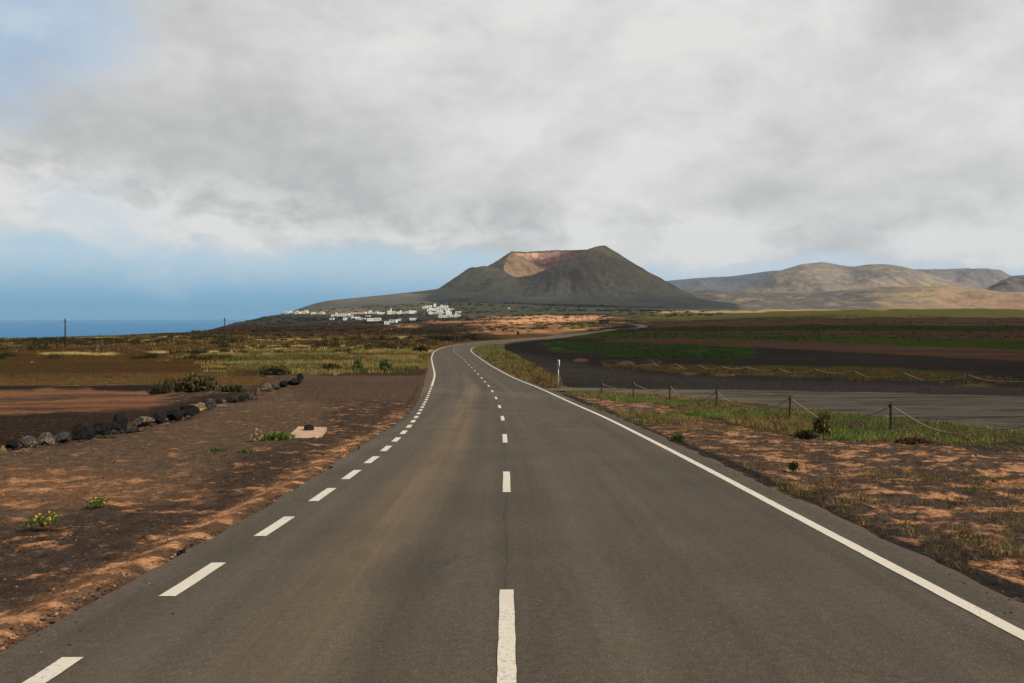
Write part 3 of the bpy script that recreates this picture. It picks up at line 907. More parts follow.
# olive berm under the far rope
put(fr * band(P_(358, 361, 364, 366, 367, 372, 377), P_(362, 366, 370, 374, 379, 381, 386), 690, 960, 1.3, None, 25), L3(.034, .028, .010), L3(.065, .048, .018), 0.42, 0.5)
for (cx, cy, rx, ry) in ((580, 360.5, 6, 1.5), (626, 363.5, 7, 2), (650, 366, 9, 2), (672, 369, 10, 2.2), (690, 372, 8, 2), (728, 373, 14, 2.5), (973, 388, 20, 3), (1018, 391, 12, 2), (760, 373, 18, 3), (800, 376, 14, 2.4)):
    put(fr * blob(cx, cy, rx, ry, 0.7) * .8, L3(.085, .058, .026), L3(.05, .04, .015), 0.45, 0.0)
# grey gravel band beside the side road
put(fr * band(P_(350, 360, 373, 379, 383, 388, 393), P_(372, 390, 394, 403, 417, 437, 500), 515, 1700, 4, None, 10), L3(.022, .020, .018), L3(.045, .040, .034), 0.42)
# orange and lit quarry ground in the middle distance
ctr = band([(380, 315), (560, 315), (640, 315)], [(380, 330), (500, 334), (560, 334), (640, 322)], 470, 625, 1.2, None, 20)
put(ctr, SOIL * 1.1, ORANGE * 1.05, 0.50)
put(band([(380, 317), (640, 315)], [(380, 320), (500, 325), (600, 319)], 500, 600, 0.8, None, 18), ORANGE * 1.15, L3(.42, .26, .13), 0.5)
put(blob(590, 324, 28, 2.0) + blob(640, 319, 30, 1.0), OLIVE, YEL * .6, 0.4)
put(blob(575, 329.5, 22, 1.2), YEL * 0.8, ORANGE2, 0.4)
put((rads > 900) * (PX > 430) * (PX < 760) * (1 - sstep(wrow_f, 314.5, 316.5)), LAVG * 1.15, LAVA * 1.3, 0.4)
put((rads > 1900) * sstep(PX + (fbm(flatx / 300, flaty / 300, 3, .6) - .5) * 200, 640, 760), LAVG * 1.4, L3(.17, .13, .08), 0.4)
put(band([(600, 312), (760, 310), (830, 309)], [(600, 314.5), (760, 312.3), (830, 310.5)], 655, 850, 0.5), YEL * 0.9, ORANGE2, 0.35)

far = np.clip(far, 0, 1)
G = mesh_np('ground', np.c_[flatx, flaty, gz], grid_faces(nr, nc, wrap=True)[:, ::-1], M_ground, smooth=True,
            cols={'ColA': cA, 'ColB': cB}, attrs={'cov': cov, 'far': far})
tag(G, 'brown and black volcanic plain with orange soil patches', 'ground', kind='structure')
print('ground verts', n)

# side road sheet
lowx = np.array([560, 590, 650, 700, 760, 800, 860, 940, 1024, 1300]); lowr = np.array([394, 397, 404, 414, 428, 436, 441, 447, 457, 495.])
ux = np.array([520, 548, 575, 600, 650, 717, 789, 891, 1024, 1250.])
up = np.array([381, 386.5, 388.0, 388.5, 389.5, 390, 391, 393, 397, 405.])
lo = np.array([381.2, 391.0, 391.8, 392.6, 395, 400.5, 409, 419, 433, 460.])
pxs = np.linspace(541, 1250, 240)
V = []
for p in pxs:
    a = at(p, np.interp(p, ux, up)); b = at(p, np.interp(p, ux, lo))
    for k in np.linspace(0, 1, 9):
        q = a.lerp(b, k); V.append((q.x, q.y, float(H(q.x, q.y)) + 0.022))
V = np.array(V)
s_v, t_v = st_of(V[:, :2])
uvs = np.c_[V[:, 1] - 30, V[:, 0]]
ff = grid_faces(len(pxs), 9)[:, ::-1]
lim = tR(s_v) + 0.3
keep = (t_v > lim)[ff].all(1)
side = mesh_np('side_road', V, ff[keep], M_side, smooth=True, uv=uvs)
tag(side, 'pale dusty asphalt side road joining from the right behind the rope fence', 'road', kind='structure')

exec_parts = True
# ------------------------------------------------------------------ sea
m, t, bs = new_mat('sea')
geo = t.n('ShaderNodeNewGeometry').outputs['Position']
nz = t.noise(geo, 0.0006, 6, 0.6)
t.plug(bs.inputs['Base Color'], t.mix(nz, (0.002, 0.11, 0.27), (0.003, 0.14, 0.33)))
bs.inputs['Roughness'].default_value = 0.5
bs.inputs['Specular IOR Level'].default_value = 0.08
bump(t, bs, t.noise(geo, 0.02, 5, 0.7), 0.4, 3.0)
ga = np.linspace(R(-100), R(100), 200); gr = np.geomspace(800, 60000, 60)
A_, R_ = np.meshgrid(ga, gr)
sea = mesh_np('sea', np.c_[(R_ * np.sin(A_)).ravel(), (R_ * np.cos(A_)).ravel(), np.full(A_.size, CAMZ - 250.0)], grid_faces(60, 200)[:, ::-1], m)
tag(sea, 'hazy blue sea beyond the dark plain on the left', 'sea', kind='structure')

# ------------------------------------------------------------------ volcano
def hill_material(name):
    m, t, bs = new_mat(name)
    A = t.n('ShaderNodeAttribute', attribute_name='ColA').outputs['Color']
    B = t.n('ShaderNodeAttribute', attribute_name='ColB').outputs['Color']
    cov = t.n('ShaderNodeAttribute', attribute_name='cov').outputs['Fac']
    geo = t.n('ShaderNodeNewGeometry').outputs['Position']
    nz = t.noise(geo, 0.009, 11, 0.66, 0.3)
    f = t.ss(t.m('SUBTRACT', nz, t.lerp(cov, 0, 1, 0.75, 0.27)), -0.05, 0.05)
    col = t.mix(f, A, B)
    k = t.m('MULTIPLY', t.lerp(t.noise(geo, 0.06, 8, 0.7), 0.3, 0.7, 0.72, 1.28), t.lerp(t.noise(geo, 0.003, 6, 0.6), 0.3, 0.7, 0.85, 1.15))
    vo = t.n('ShaderNodeTexVoronoi', feature='F1'); t.plug(vo.inputs['Vector'], geo); vo.inputs['Scale'].default_value = 0.07
    wn = t.n('ShaderNodeSeparateColor'); t.plug(wn.inputs[0], vo.outputs['Color'])
    dots = t.m('MULTIPLY', t.m('LESS_THAN', vo.outputs['Distance'], 0.28), t.m('GREATER_THAN', wn.outputs[0], 0.8))
    k = t.m('MULTIPLY', k, t.lerp(dots, 0, 1, 1, 0.55))
    t.plug(bs.inputs['Base Color'], t.mix(1.0, col, t.combine(k, k, k), 'MULTIPLY'))
    bs.inputs['Roughness'].default_value = 0.95
    bs.inputs['Specular IOR Level'].default_value = 0.1
    bump(t, bs, t.noise(geo, 0.03, 8, 0.7), 0.5, 6.0)
    return m


M_hill = hill_material('hill')
VX, VY = 176.0, 3100.0
TH = np.array([0, 45, 90, 135, 165, 180, 195, 210, 225, 240, 255, 270, 290, 315, 340, 360.])
RH = np.array([258, 259, 262, 250, 246, 241, 206, 150, 140, 147, 166, 192, 228, 251, 258, 258.])


def vol_h(x, y):
    dx, dy = x - VX, y - VY
    r = np.hypot(dx, dy); th = np.degrees(np.arctan2(dy, dx)) % 360
    thn = th + (fbm(x / 60, y / 60, 3, .5) - .5) * 10
    rh = np.interp(thn % 360, TH, RH)
    rr = np.interp(thn % 360, [0, 90, 180, 195, 205, 220, 235, 255, 275, 360], [176, 176, 178, 200, 226, 216, 196, 180, 176, 176])
    gul = (fbm(th / 7.0, r / 260, 4, 0.6, 3) - 0.5)
    o = r - rr
    drop = 0.62 * np.maximum(o, 0)
    outer = rh - drop + gul * 24 * sstep(o, 5, 120) + (fbm(x / 30, y / 30, 4, .6) - .5) * 7
    # concave foot
    foot = 62 - 0.10 * np.maximum(r - 450, 0)
    outer = np.where(outer > foot + 30, outer, foot + 30 * np.exp(np.clip((outer - foot - 30) / 30, -8, 0)))
    inner = rh - 0.95 * np.maximum(-o, 0) + gul * 14 * sstep(-o, 4, 40)
    inner = np.maximum(inner, 70)
    z = np.where(o > 0, outer, inner)
    z = z - 0.10 * np.clip(VY - 300 - y, 0, None) * 0.6
    r2 = np.hypot(x + 122, (y - 3020) * 0.8)
    hump = 171 - 0.78 * np.maximum(r2 - 36, 0) + (fbm(x / 30, y / 30, 4, .6, 5) - .5) * 8
    # apron that fills the saddle between hump and crater, and a long western skirt
    r3 = np.hypot((x + 78) / 1.1, (y - 3010) * 0.9)
    ap = 171 - 0.55 * np.maximum(r3 - 30, 0)
    z = np.where(o > -5, np.maximum(z, ap), z)
    r4 = np.hypot((x + 190) / 1.6, (y - 2950) * 0.8)
    z = np.where(o > -5, np.maximum(z, 92 - 0.17 * np.maximum(r4 - 60, 0)), z)
    k = 14.0
    z2 = np.maximum(z, hump) + np.log1p(np.exp(-np.abs(z - hump) / k)) * k
    return np.where(o > -5, z2, z), o, th


xs = np.linspace(-1150, 1300, 470); ys = np.concatenate([np.linspace(1900, 3500, 330), np.linspace(3520, 4600, 50)])
XX, YY = np.meshgrid(xs, ys)
zz, oo, th = vol_h(XX, YY)
edge = sstep(np.hypot((XX - 60) / 1200, (YY - 3200) / 1300), 0.62, 1.0)
zz = zz * (1 - edge) + (H(XX, YY) - CAMZ - 30) * edge
x_, y_, z_ = XX.ravel(), YY.ravel(), zz.ravel() + CAMZ
inn = (oo.ravel() < 3)
nz = len(x_)
A = np.tile(L3(.118, .092, .070), (nz, 1)); B = np.tile(L3(.140, .120, .080), (nz, 1)); cv = np.full(nz, .45)
zw = z_ + (fbm(x_ / 90, y_ / 90, 4, .6, 2) - .5) * 70
gm = sstep(zw, 150, 90)[:, None]; A = A * (1 - gm) + L3(.115, .104, .078) * gm; B = B * (1 - gm) + L3(.135, .120, .088) * gm
gm = sstep(zw, 75, 45)[:, None]; A = A * (1 - gm) + L3(.088, .084, .066) * gm; B = B * (1 - gm) + L3(.075, .072, .058) * gm
tp = (sstep(zw, 195, 250) * sstep(x_, 160, 200))[:, None]; A = A * (1 - tp) + L3(.165, .15, .085) * tp
lf = (sstep(x_, 120, -20) * sstep(zw, 70, 110))[:, None]; A = A * (1 - lf) + L3(.140, .124, .086) * lf; B = B * (1 - lf) + L3(.165, .142, .10) * lf
iw = inn[:, None]
A = np.where(iw, L3(.46, .30, .17), A); B = np.where(iw, L3(.25, .14, .10), B)
oc = (sstep(x_, 60, 0) * sstep(z_, 175, 215) * (~inn))[:, None]; A = A * (1 - oc * .7) + L3(.30, .21, .12) * oc * .7; B = B * (1 - oc * .7) + L3(.22, .17, .10) * oc * .7
pk = (inn & (x_ + (fbm(z_ / 30, x_ / 50, 3, .6) - .5) * 90 > 120))[:, None]; A = np.where(pk, L3(.25, .13, .105), A); B = np.where(pk, L3(.20, .13, .10), B)
rt = (np.abs(oo.ravel()) < 9) & (z_ > 235) & (y_ > 3100); A[rt] = L3(.08, .075, .06); B[rt] = A[rt]
vol = mesh_np('volcano', np.c_[x_, y_, z_], grid_faces(*XX.shape), M_hill, smooth=True, cols={'ColA': A, 'ColB': B}, attrs={'cov': cv})
tag(vol, 'grey-brown volcanic cone with an open orange crater', 'volcano', kind='structure')


def ridge(name, pts, D, wf, wb, base, ca, cb, cov_, label, rough=0.25, cn=4.0, seed=0.0, nf=90, cv_fn=None):
    px = np.linspace(pts[0][0], pts[-1][0], 380)
    rowc = np.interp(px, [p[0] for p in pts], [p[1] for p in pts])
    rowc = np.convolve(np.pad(rowc, 5, mode='edge'), np.hanning(13)[1:-1] / np.hanning(13)[1:-1].sum(), 'valid')
    u = (px - CX) / F
    d = np.concatenate([np.linspace(D - wf, D, nf), np.linspace(D, D + wb, 24)[1:]])
    U, Dm = np.meshgrid(u, d)
    crest = np.repeat(((LEVEL - rowc) / F * D)[None], len(d), 0)
    X = U * Dm; Y = Dm
    t = np.clip((Dm - (D - wf)) / wf, 0, 1)
    nn = fbm(X / (wf * 0.35), Y / (wf * 0.35), 6, 0.55, seed)
    rl = 1 - np.abs(2 * fbm(X / (wf * 0.22), Y / (wf * 0.5), 5, 0.55, seed + 3) - 1)
    tt = np.clip(t + (nn - 0.5) * 0.7 * (1 - t) * sstep(t, 0, .2), 0, 1)
    sh = sstep(tt, 0, 1) * 0.65 + tt * 0.35
    back_ = np.clip((Dm - D) / wb, 0, 1)
    z = base + (crest - base) * np.where(Dm <= D, sh, 1 - back_ * 1.0)
    z += (rl - 0.6) * rough * np.abs(crest - base) * np.sin(np.pi * np.clip(t, 0, 1)) * (Dm <= D)
    z += (fbm(X / (D * .01), Y / (D * .01), 4, .6, seed + 7) - .5) * cn * 2 * sstep(t, 0, .3)
    # sink the lateral ends
    e = sstep(U, u[0], u[0] + (u[-1] - u[0]) * 0.03)
    nv = X.size
    cvv = np.full(nv, cov_)
    A = np.tile(ca, (nv, 1)).astype(float); B = np.tile(cb, (nv, 1)).astype(float)  # hill patch colours; some of the paler tone stands for cloud light
    if cv_fn: A, B, cvv = cv_fn(X.ravel(), Y.ravel(), z.ravel(), t.ravel(), A, B, cvv)
    o = mesh_np(name, np.c_[X.ravel(), Y.ravel(), z.ravel() + CAMZ], grid_faces(*X.shape)[:, ::1], M_hill, smooth=True, cols={'ColA': A, 'ColB': B}, attrs={'cov': cvv})
    return tag(o, label, 'hills', kind='structure')


ridge('distant_ridge', [(600, 296), (640, 287), (665, 281), (700, 278), (735, 276), (770, 271), (800, 270), (860, 272), (900, 278), (950, 290)], 12500, 3500, 2500, -40,
      L3(.11, .10, .095), L3(.09, .085, .08), .45, 'low flat blue ridge farthest away behind the volcano', 0.15, 6, 1)
ridge('distant_hills', [(840, 290), (875, 273), (915, 269.5), (945, 269.6), (965, 269), (985, 269.2), (1000, 271), (1009, 276), (1030, 281), (1100, 285)], 9000, 2200, 1500, 20,
      L3(.15, .13, .115), L3(.20, .165, .13), .35, 'flat-topped dark hill behind the sunlit hills on the right', 0.3, 6, 2)
ridge('hills', [(715, 300), (735, 293), (752, 286), (775, 272), (800, 264.5), (822, 262), (838, 265), (852, 267.3), (870, 265), (886, 265), (905, 267.5), (925, 273), (950, 281), (980, 286), (1020, 289), (1100, 292)],
      7200, 2300, 1500, 30, L3(.165, .137, .105), L3(.26, .20, .135), .42, 'rounded sunlit tan and mauve hills on the right horizon', 0.20, 2, 3)
ridge('right_hill', [(960, 301), (985, 289), (1000, 281), (1012, 276.5), (1030, 274), (1100, 266), (1300, 262)], 5600, 1200, 1500, 30,
      L3(.115, .095, .082), L3(.15, .12, .095), .45, 'brownish slope cut by the right edge of the picture', 0.4, 4, 4)


def midcols(X, Y, z, t, A, B, cv):
    px = CX + F * X / Y
    k = sstep(px + (fbm(X / 150, Y / 150, 3, .6) - .5) * 120, 850, 930)[:, None]
    A = A * (1 - k) + L3(.25, .175, .105) * k; B = B * (1 - k) + L3(.13, .12, .055) * k
    k = sstep(px + (fbm(X / 120, Y / 120, 3, .6, 4) - .5) * 160, 940, 1010)[:, None] * (1 - sstep(t, .3, .55))[:, None]
    A = A * (1 - k) + L3(.25, .15, .09) * k
    return A, B, cv


ridge('low_ridge', [(640, 300), (660, 296), (690, 290.5), (720, 291), (750, 293), (790, 294), (830, 291.5), (880, 288), (940, 286.5), (980, 290), (1010, 293), (1100, 293), (1300, 290)], 4600, 1700, 900, 18,
      L3(.095, .085, .070), L3(.20, .162, .108), .38, 'low dark and tan ridge in front of the hills', 0.45, 4, 5, cv_fn=midcols)

# ------------------------------------------------------------------ clouds overhead, out of the picture, that shade the cone
def cloud(name, cx, cy, cz, rx, ry, rz_, seed):
    rs = np.random.default_rng(seed)
    bm = bmesh.new(); bmesh.ops.create_icosphere(bm, subdivisions=6, radius=1)
    P = np.array([v.co[:] for v in bm.verts])
    nzv = fbm(P[:, 0] * 1.6 + 9, P[:, 1] * 1.6 + P[:, 2] * 1.1, 6, 0.55, seed) - 0.5
    k = 1 + nzv * 1.1
    P = P * k[:, None]
    P[:, 2] = np.where(P[:, 2] < -0.25, -0.25 + (P[:, 2] + 0.25) * 0.15, P[:, 2])
    for v, p in zip(bm.verts, P):
        v.co = (p[0] * rx, p[1] * ry, p[2] * rz_)
    o = bm_obj(name, bm, M_cloud, smooth=True); o.location = (cx, cy, cz)
    return tag(o, kind='structure')


M_cloud = simple_mat('cloud', (.75, .75, .76), (.85, .85, .85), 0.002, 1.0, bmp=0)
_t = M_cloud.node_tree
_tr = _t.nodes.new('ShaderNodeBsdfTransparent'); _mx = _t.nodes.new('ShaderNodeMixShader'); _mx.inputs[0].default_value = 0.55
_t.links.new([n for n in _t.nodes if n.type == 'BSDF_PRINCIPLED'][0].outputs[0], _mx.inputs[1]); _t.links.new(_tr.outputs[0], _mx.inputs[2])
_t.links.new(_mx.outputs[0], [n for n in _t.nodes if n.type == 'OUTPUT_MATERIAL'][0].inputs['Surface'])
ch = 1600.0
ox, oy = to_sun.x / to_sun.z * ch, to_sun.y / to_sun.z * ch
cloud('cloud', 350 + ox, 2700 + oy, 130 + ch, 560, 560, 190, 3)

# ------------------------------------------------------------------ haze
m = bpy.data.materials.new('haze'); m.use_nodes = True
t = NT(m.node_tree)
out = t.n('ShaderNodeOutputMaterial'); pv = t.n('ShaderNodeVolumePrincipled')
pv.inputs['Color'].default_value = (0.34, 0.62, 0.90, 1)
pv.inputs['Density'].default_value = 2.0e-5
pv.inputs['Anisotropy'].default_value = 0.0
t.t.links.new(pv.outputs[0], out.inputs['Volume'])
bm = bmesh.new(); box(bm, 0, 0, 0, 1, 1, 1)
for v in bm.verts:
    v.co = Vector((v.co.x * 132000, v.co.y * 132000, 560 if v.co.z > 0 else -390))
hz = bm_obj('haze', bm, m)
tag(hz, 'thin blue haze over the plain and the far hills', 'haze', kind='stuff')

# ------------------------------------------------------------------ stones
M_lava = simple_mat('lava_stone', (.006, .006, .0065), (.022, .019, .018), 6, 1.0, bmp=0.9, bd=0.03)
M_pale = simple_mat('pale_stone', (.03, .025, .02), (.16, .135, .095), 7, 0.9, bmp=0.8, bd=0.02)
M_grey = simple_mat('grey_stone', (.012, .011, .011), (.065, .064, .064), 6, 0.9, bmp=0.8, bd=0.03)
M_brown = simple_mat('brown_stone', (.05, .03, .022), (.13, .075, .05), 6, 0.9, bmp=0.8, bd=0.03)


def lichen_mat(amount, base=(.03, .028, .026)):
    m, t, bs = new_mat('lichen_stone')
    tc = t.n('ShaderNodeTexCoord')
    n = t.noise(tc.outputs['Object'], 5, 8, 0.65); n2 = t.noise(tc.outputs['Object'], 22, 5, 0.6)
    f = t.ss(n, 0.62 - amount * 0.3, 0.70 - amount * 0.3)
    col = t.mix(f, base, t.mix(n2, (.26, .16, .02), (.42, .31, .07)))
    t.plug(bs.inputs['Base Color'], col); bs.inputs['Roughness'].default_value = 0.9
    bump(t, bs, n2, 0.8, 0.02)
    return m


M_lich = lichen_mat(0.42, (.06, .045, .03)); M_lich2 = lichen_mat(0.26)
STONE_MESH = {}


def stone_mesh(seed, mat, flat=0.75):
    bm = bmesh.new(); bmesh.ops.create_icosphere(bm, subdivisions=4, radius=0.5)
    rs = random.Random(seed)
    planes = []
    for _ in range(8):
        d = Vector((rs.gauss(0, 1), rs.gauss(0, 1), rs.gauss(0, 1))).normalized(); planes.append((d, rs.uniform(0.26, 0.42)))
    for v in bm.verts:
        p = v.co.copy()
        for d, h in planes:
            e = p.dot(d) - h
            if e > 0: p -= d * e * 0.99
        v.co = p
    P = np.array([v.co[:] for v in bm.verts])
    nn = fbm(P[:, 0] * 5 + seed, P[:, 1] * 5 + P[:, 2] * 4.3, 5, 0.6, seed * 1.3) - 0.5
    for v, k in zip(bm.verts, nn): v.co *= 1 + k * 0.24
    mx = max(abs(v.co.x) for v in bm.verts); mz = max(v.co.z for v in bm.verts); lz = min(v.co.z for v in bm.verts)
    for v in bm.verts:
        v.co.x /= 2 * mx; v.co.y /= 2 * mx; v.co.z = (v.co.z - lz) / (mz - lz)
        if v.co.z < 0.1: v.co.z = 0.1 - (0.1 - v.co.z) * 0.3
    me = bpy.data.meshes.new('boulder'); bm.to_mesh(me); bm.free()
    me.materials.append(mat)
    return me


def stone(name, px, row, wpx, hpx, mat, seed, label, group=None, cat='boulder'):
    p = at(px, row)
    d = p.y
    o = bpy.data.objects.new(name, stone_mesh(seed, mat)); link(o)
    w = wpx * d / F; h = hpx * d / F * 1.25
    o.scale = (w, w * random.uniform(0.75, 1.0), h)
    o.location = (p.x, p.y + w * 0.3, p.z - 0.10 * h)
    o.rotation_euler = (random.uniform(-.1, .1), random.uniform(-.12, .12), random.uniform(-0.5, 0.5))
    return tag(o, label, cat, group)


K = 0.3324
row_stones = [  # crop coordinates: x, base y, width, height, material, description
    (5, 286, 24, 25, 'lich', 'small yellow lichened boulder cut by the left edge of the photo'),
    (32, 274, 36, 32, 'lava', 'dark boulder beside the yellow stone that the left picture edge cuts'),
    (80, 270, 52, 38, 'lich2', 'boulder blotched with yellow lichen, near the left end of the row'),
    (135, 261, 46, 40, 'pale', 'pale cream round boulder near the left end of the row'),
    (181, 252, 48, 32, 'grey', 'grey boulder between the pale cream one and the first big black one'),
    (235, 244, 68, 50, 'lava', 'big black lava boulder, the widest-based one of the left half of the row'),
    (308, 230, 72, 45, 'lava', 'long black lava boulder right of the biggest black one'),
    (352, 214, 46, 48, 'lava2', 'upright black lava boulder with a brown side before the gap in the row'),
    (425, 205, 60, 32, 'pale', 'tilted pale slab of stone lying after the gap in the row'),
    (472, 191, 44, 34, 'lava', 'rounded black boulder just right of the tilted pale slab'),
    (518, 184, 46, 35, 'lava', 'black boulder, second to the right of the tilted pale slab'),
    (565, 171, 52, 35, 'lava', 'black boulder touching the small bright yellow stone'),
    (599, 155, 28, 24, 'lich', 'small bright yellow stone in the middle of the row'),
    (628, 148, 36, 30, 'grey', 'grey boulder immediately right of the small bright yellow stone'),
    (655, 138, 24, 20, 'lava2', 'small dark brown stone, second right of the bright yellow stone'),
    (690, 137, 38, 25, 'lava', 'flat-topped black boulder, third right of the bright yellow stone'),
    (722, 129, 22, 22, 'lava2', 'narrow dark stone left of the greyish white-flecked one'),
    (742, 121, 26, 24, 'grey', 'greyish stone left of the small red-brown one'),
    (772, 109, 20, 24, 'brown', 'small red-brown stone toward the right end of the row'),
    (803, 97, 36, 25, 'pale', 'whitish boulder toward the right end of the row'),
    (830, 92, 20, 19, 'grey', 'small grey stone beside the whitish boulder near the right end'),
    (851, 83, 26, 20, 'lava2', 'dark stone, third from the right end of the row'),
    (880, 77, 36, 22, 'lava', 'wide black boulder, second from the right end of the row'),
    (903, 67, 19, 26, 'lava', 'tall narrow black stone ending the row on the right'),
]
for _m in (): pass
SM = {'lava': M_lava, 'lava2': M_lava, 'pale': M_pale, 'grey': M_grey, 'brown': M_brown, 'lich': M_lich, 'lich2': M_lich2}
for i, (x, y, w, h, mk, lab) in enumerate(row_stones):
    stone('boulder', x * K, 360 + y * K, w * K * 1.08, h * K * 0.95, SM[mk], 20 + i, lab, 'boulders lined up beside the dirt lay-by')
stone('boulder', 255.5, 442, 13, 12.5, M_lich, 77, 'lone yellow-faced stone standing beside the concrete slab', None)
stone('stone', 181, 557, 10, 6, M_lava, 81, 'small black broken stone on the left edge of the asphalt', None, 'stone')
stone('stone', 51, 626, 7, 3.5, M_lava, 82, 'small dark stone at the asphalt edge in the bottom left', None, 'stone')
stone('stone', 31, 364.5, 4, 3, M_pale, 83, 'small pale stone out in the dark field on the far left', None, 'stone')
stone('stone', 105, 386, 3.5, 3.5, M_pale, 84, 'tiny pale stone above the orange soil left of the shrub', None, 'stone')
stone('stone', 732, 376.5, 3, 2, M_pale, 85, 'tiny white stone on the black cinders beside the far rope', None, 'stone')
stone('stone', 880, 515, 3.5, 2, M_pale, 86, 'small whitish stone among orange patches on the right verge', None, 'stone')
stone('stone', 694, 444, 4, 1.6, M_pale, 87, 'flat pale chip of stone beside the right asphalt edge', None, 'stone')
stone('stone', 916, 520, 5, 2.2, M_grey, 88, 'small grey stone low on the right verge', None, 'stone')

# small rubble between the boulders is added with the grit below
# concrete cover slab with a dark block on it
M_conc = simple_mat('pink_concrete', (.34, .23, .145), (.42, .29, .19), 3, 0.9, bmp=0.3, bd=0.005)
c = [at(*p) for p in ((286, 436.5), (298, 430), (327, 430.5), (317, 437.5))]
ctr_ = sum(c, Vector()) / 4
bm = bmesh.new()
lo_ = [bm.verts.new((q.x - ctr_.x, q.y - ctr_.y, -0.08)) for q in c]; hi_ = [bm.verts.new((q.x - ctr_.x, q.y - ctr_.y, 0.035)) for q in c]
bm.faces.new(lo_); bm.faces.new(hi_[::-1])
for k in range(4): bm.faces.new((lo_[k], lo_[(k + 1) % 4], hi_[(k + 1) % 4], hi_[k]))
bmesh.ops.recalc_face_normals(bm, faces=bm.faces); bmesh.ops.bevel(bm, geom=bm.edges[:], offset=0.015, segments=2, affect='EDGES')
sl = bm_obj('concrete_slab', bm, M_conc); sl.location = ctr_
tag(sl, 'low pale orange concrete slab on the dirt left of the road', 'slab')
M_dark = simple_mat('dark_iron', (.010, .0095, .009), (.02, .019, .018), 8, 0.9, bmp=0.3, bd=0.005)
bm = bmesh.new(); box(bm, 0, 0, 0.055, 0.24, 0.20, 0.11, 0.3, 0.015); box(bm, 0, 0, 0.12, 0.14, 0.10, 0.026, 0.3, 0.008)
q = at(309, 432.2); o = bm_obj('block', bm, M_dark); o.location = (q.x, q.y, ctr_.z + 0.036)
tag(o, 'small dark block sitting on the pale orange concrete slab', 'block')

# ------------------------------------------------------------------ rope fences
M_rope = simple_mat('rope', (.20, .165, .11), (.32, .265, .18), 30, 0.95, bmp=0.4, bd=0.003)
M_post = simple_mat('weathered_post', (.020, .017, .015), (.055, .045, .038), 14, 0.9, bmp=0.5, bd=0.006)


def rope_fence(name, posts, label, rad_post, rad_rope, sag_m, seed):
    rs = random.Random(seed)
    first = at(posts[0][0], posts[0][2])
    root = empty(name, first, 0, label, 'fence')
    tops = []
    for (px, rt, rb) in posts:
        p = at(px, rb)
        h = (rb - rt) * p.y / F
        lean = Vector((rs.uniform(-.05, .05), rs.uniform(-.05, .05), 0)) * h
        bm = bmesh.new()
        base = p - first
        top = base + lean + Vector((0, 0, h))
        tube(bm, [base + Vector((0, 0, -0.15)), base + (top - base) * 0.5 + Vector((rs.uniform(-.006, .006), 0, 0)), top], rad_post, 8, 0.85)
        # iron eye at the top, through which the rope runs
        box(bm, top.x, top.y, top.z - 0.05, rad_post * 2.6, rad_post * 2.6, 0.03, rs.random(), 0.004)
        bm_obj('post', bm, M_post, root, smooth=False)
        tops.append(top + Vector((0, 0, -0.05)))
    for a, b in zip(tops, tops[1:]):
        L = (b - a).length
        sg = sag_m * rs.uniform(0.85, 1.2) * min(1.3, L / 4)
        pts = []
        for k in range(23):
            u = k / 22; q = a.lerp(b, u); q.z -= sg * 4 * u * (1 - u) * (1 + 0.12 * math.sin(u * 9 + L))
            g = float(H(q.x + first.x, q.y + first.y)) - first.z + 0.03
            q.z = max(q.z, g); pts.append(q)
        bm = bmesh.new(); tube(bm, pts, rad_rope, 6); bm_obj('rope', bm, M_rope, root, smooth=True)
    return root


rope_fence('rope_fence', [(601.6, 382, 395.5), (633.6, 381.5, 397.5), (669.5, 384.5, 400), (717, 389.5, 407.5), (789.5, 396.5, 419.5), (891, 403.5, 431), (1046, 414, 450), (1290, 436, 488)],
           'sagging rope fence on dark posts along the near side of the side road', 0.038, 0.016, 0.40, 4)
rope_fence('rope_fence', [(628, 360.5, 365), (652, 361.5, 367), (675, 363, 369), (698, 364.6, 371), (722, 366, 372.5), (746, 366.3, 373), (778, 367.2, 374.5), (815, 368.8, 376.5), (854, 370, 378),
                          (904, 372, 381), (967, 374, 384), (1050, 377, 388), (1150, 381, 394)],
           'distant sagging rope fence crossing the black cinder field on the right', 0.03, 0.027, 0.34, 5)

# ------------------------------------------------------------------ roadside sign seen edge-on, dark sign, poles, shed
M_steel = simple_mat('galvanised_steel', (.30, .30, .29), (.42, .42, .41), 12, 0.5, 0.6, bmp=0.1)
M_white = simple_mat('white_enamel', (.70, .70, .68), (.80, .80, .78), 5, 0.4, bmp=0)
p = at(558.3, 391.5)
h = 32 * p.y / F
root = empty('road_sign', p, 0, 'thin grey signpost with its white plate seen edge-on at the side road mouth', 'road sign')
bm = bmesh.new(); tube(bm, [(0, 0, -.2), (0, 0, h)], 0.035, 10); bm_obj('post', bm, M_steel, root, True)
bm = bmesh.new()
ang = R(-2.5)
g = bmesh.ops.create_cone(bm, cap_ends=True, segments=36, radius1=0.25, radius2=0.25, depth=0.03)
for v in bm.verts:
    x_1, y_1, z_1 = v.co
    # disc faces along the side road: normal close to +x
    v.co = Vector((z_1 * math.cos(ang) - x_1 * math.sin(ang) + 0.06, x_1 * math.cos(ang) + z_1 * math.sin(ang), y_1 + h - 0.27))
bmesh.ops.recalc_face_normals(bm, faces=bm.faces)
pl_ = bm_obj('sign_plate', bm, M_white, root)
bm = bmesh.new(); box(bm, 0.035, 0, h - .18, .05, .09, .04, ang); bm_obj('bracket', bm, M_steel, root)
bm = bmesh.new(); box(bm, 0.035, 0, h - .45, .05, .09, .04, ang); bm_obj('bracket', bm, M_steel, root)

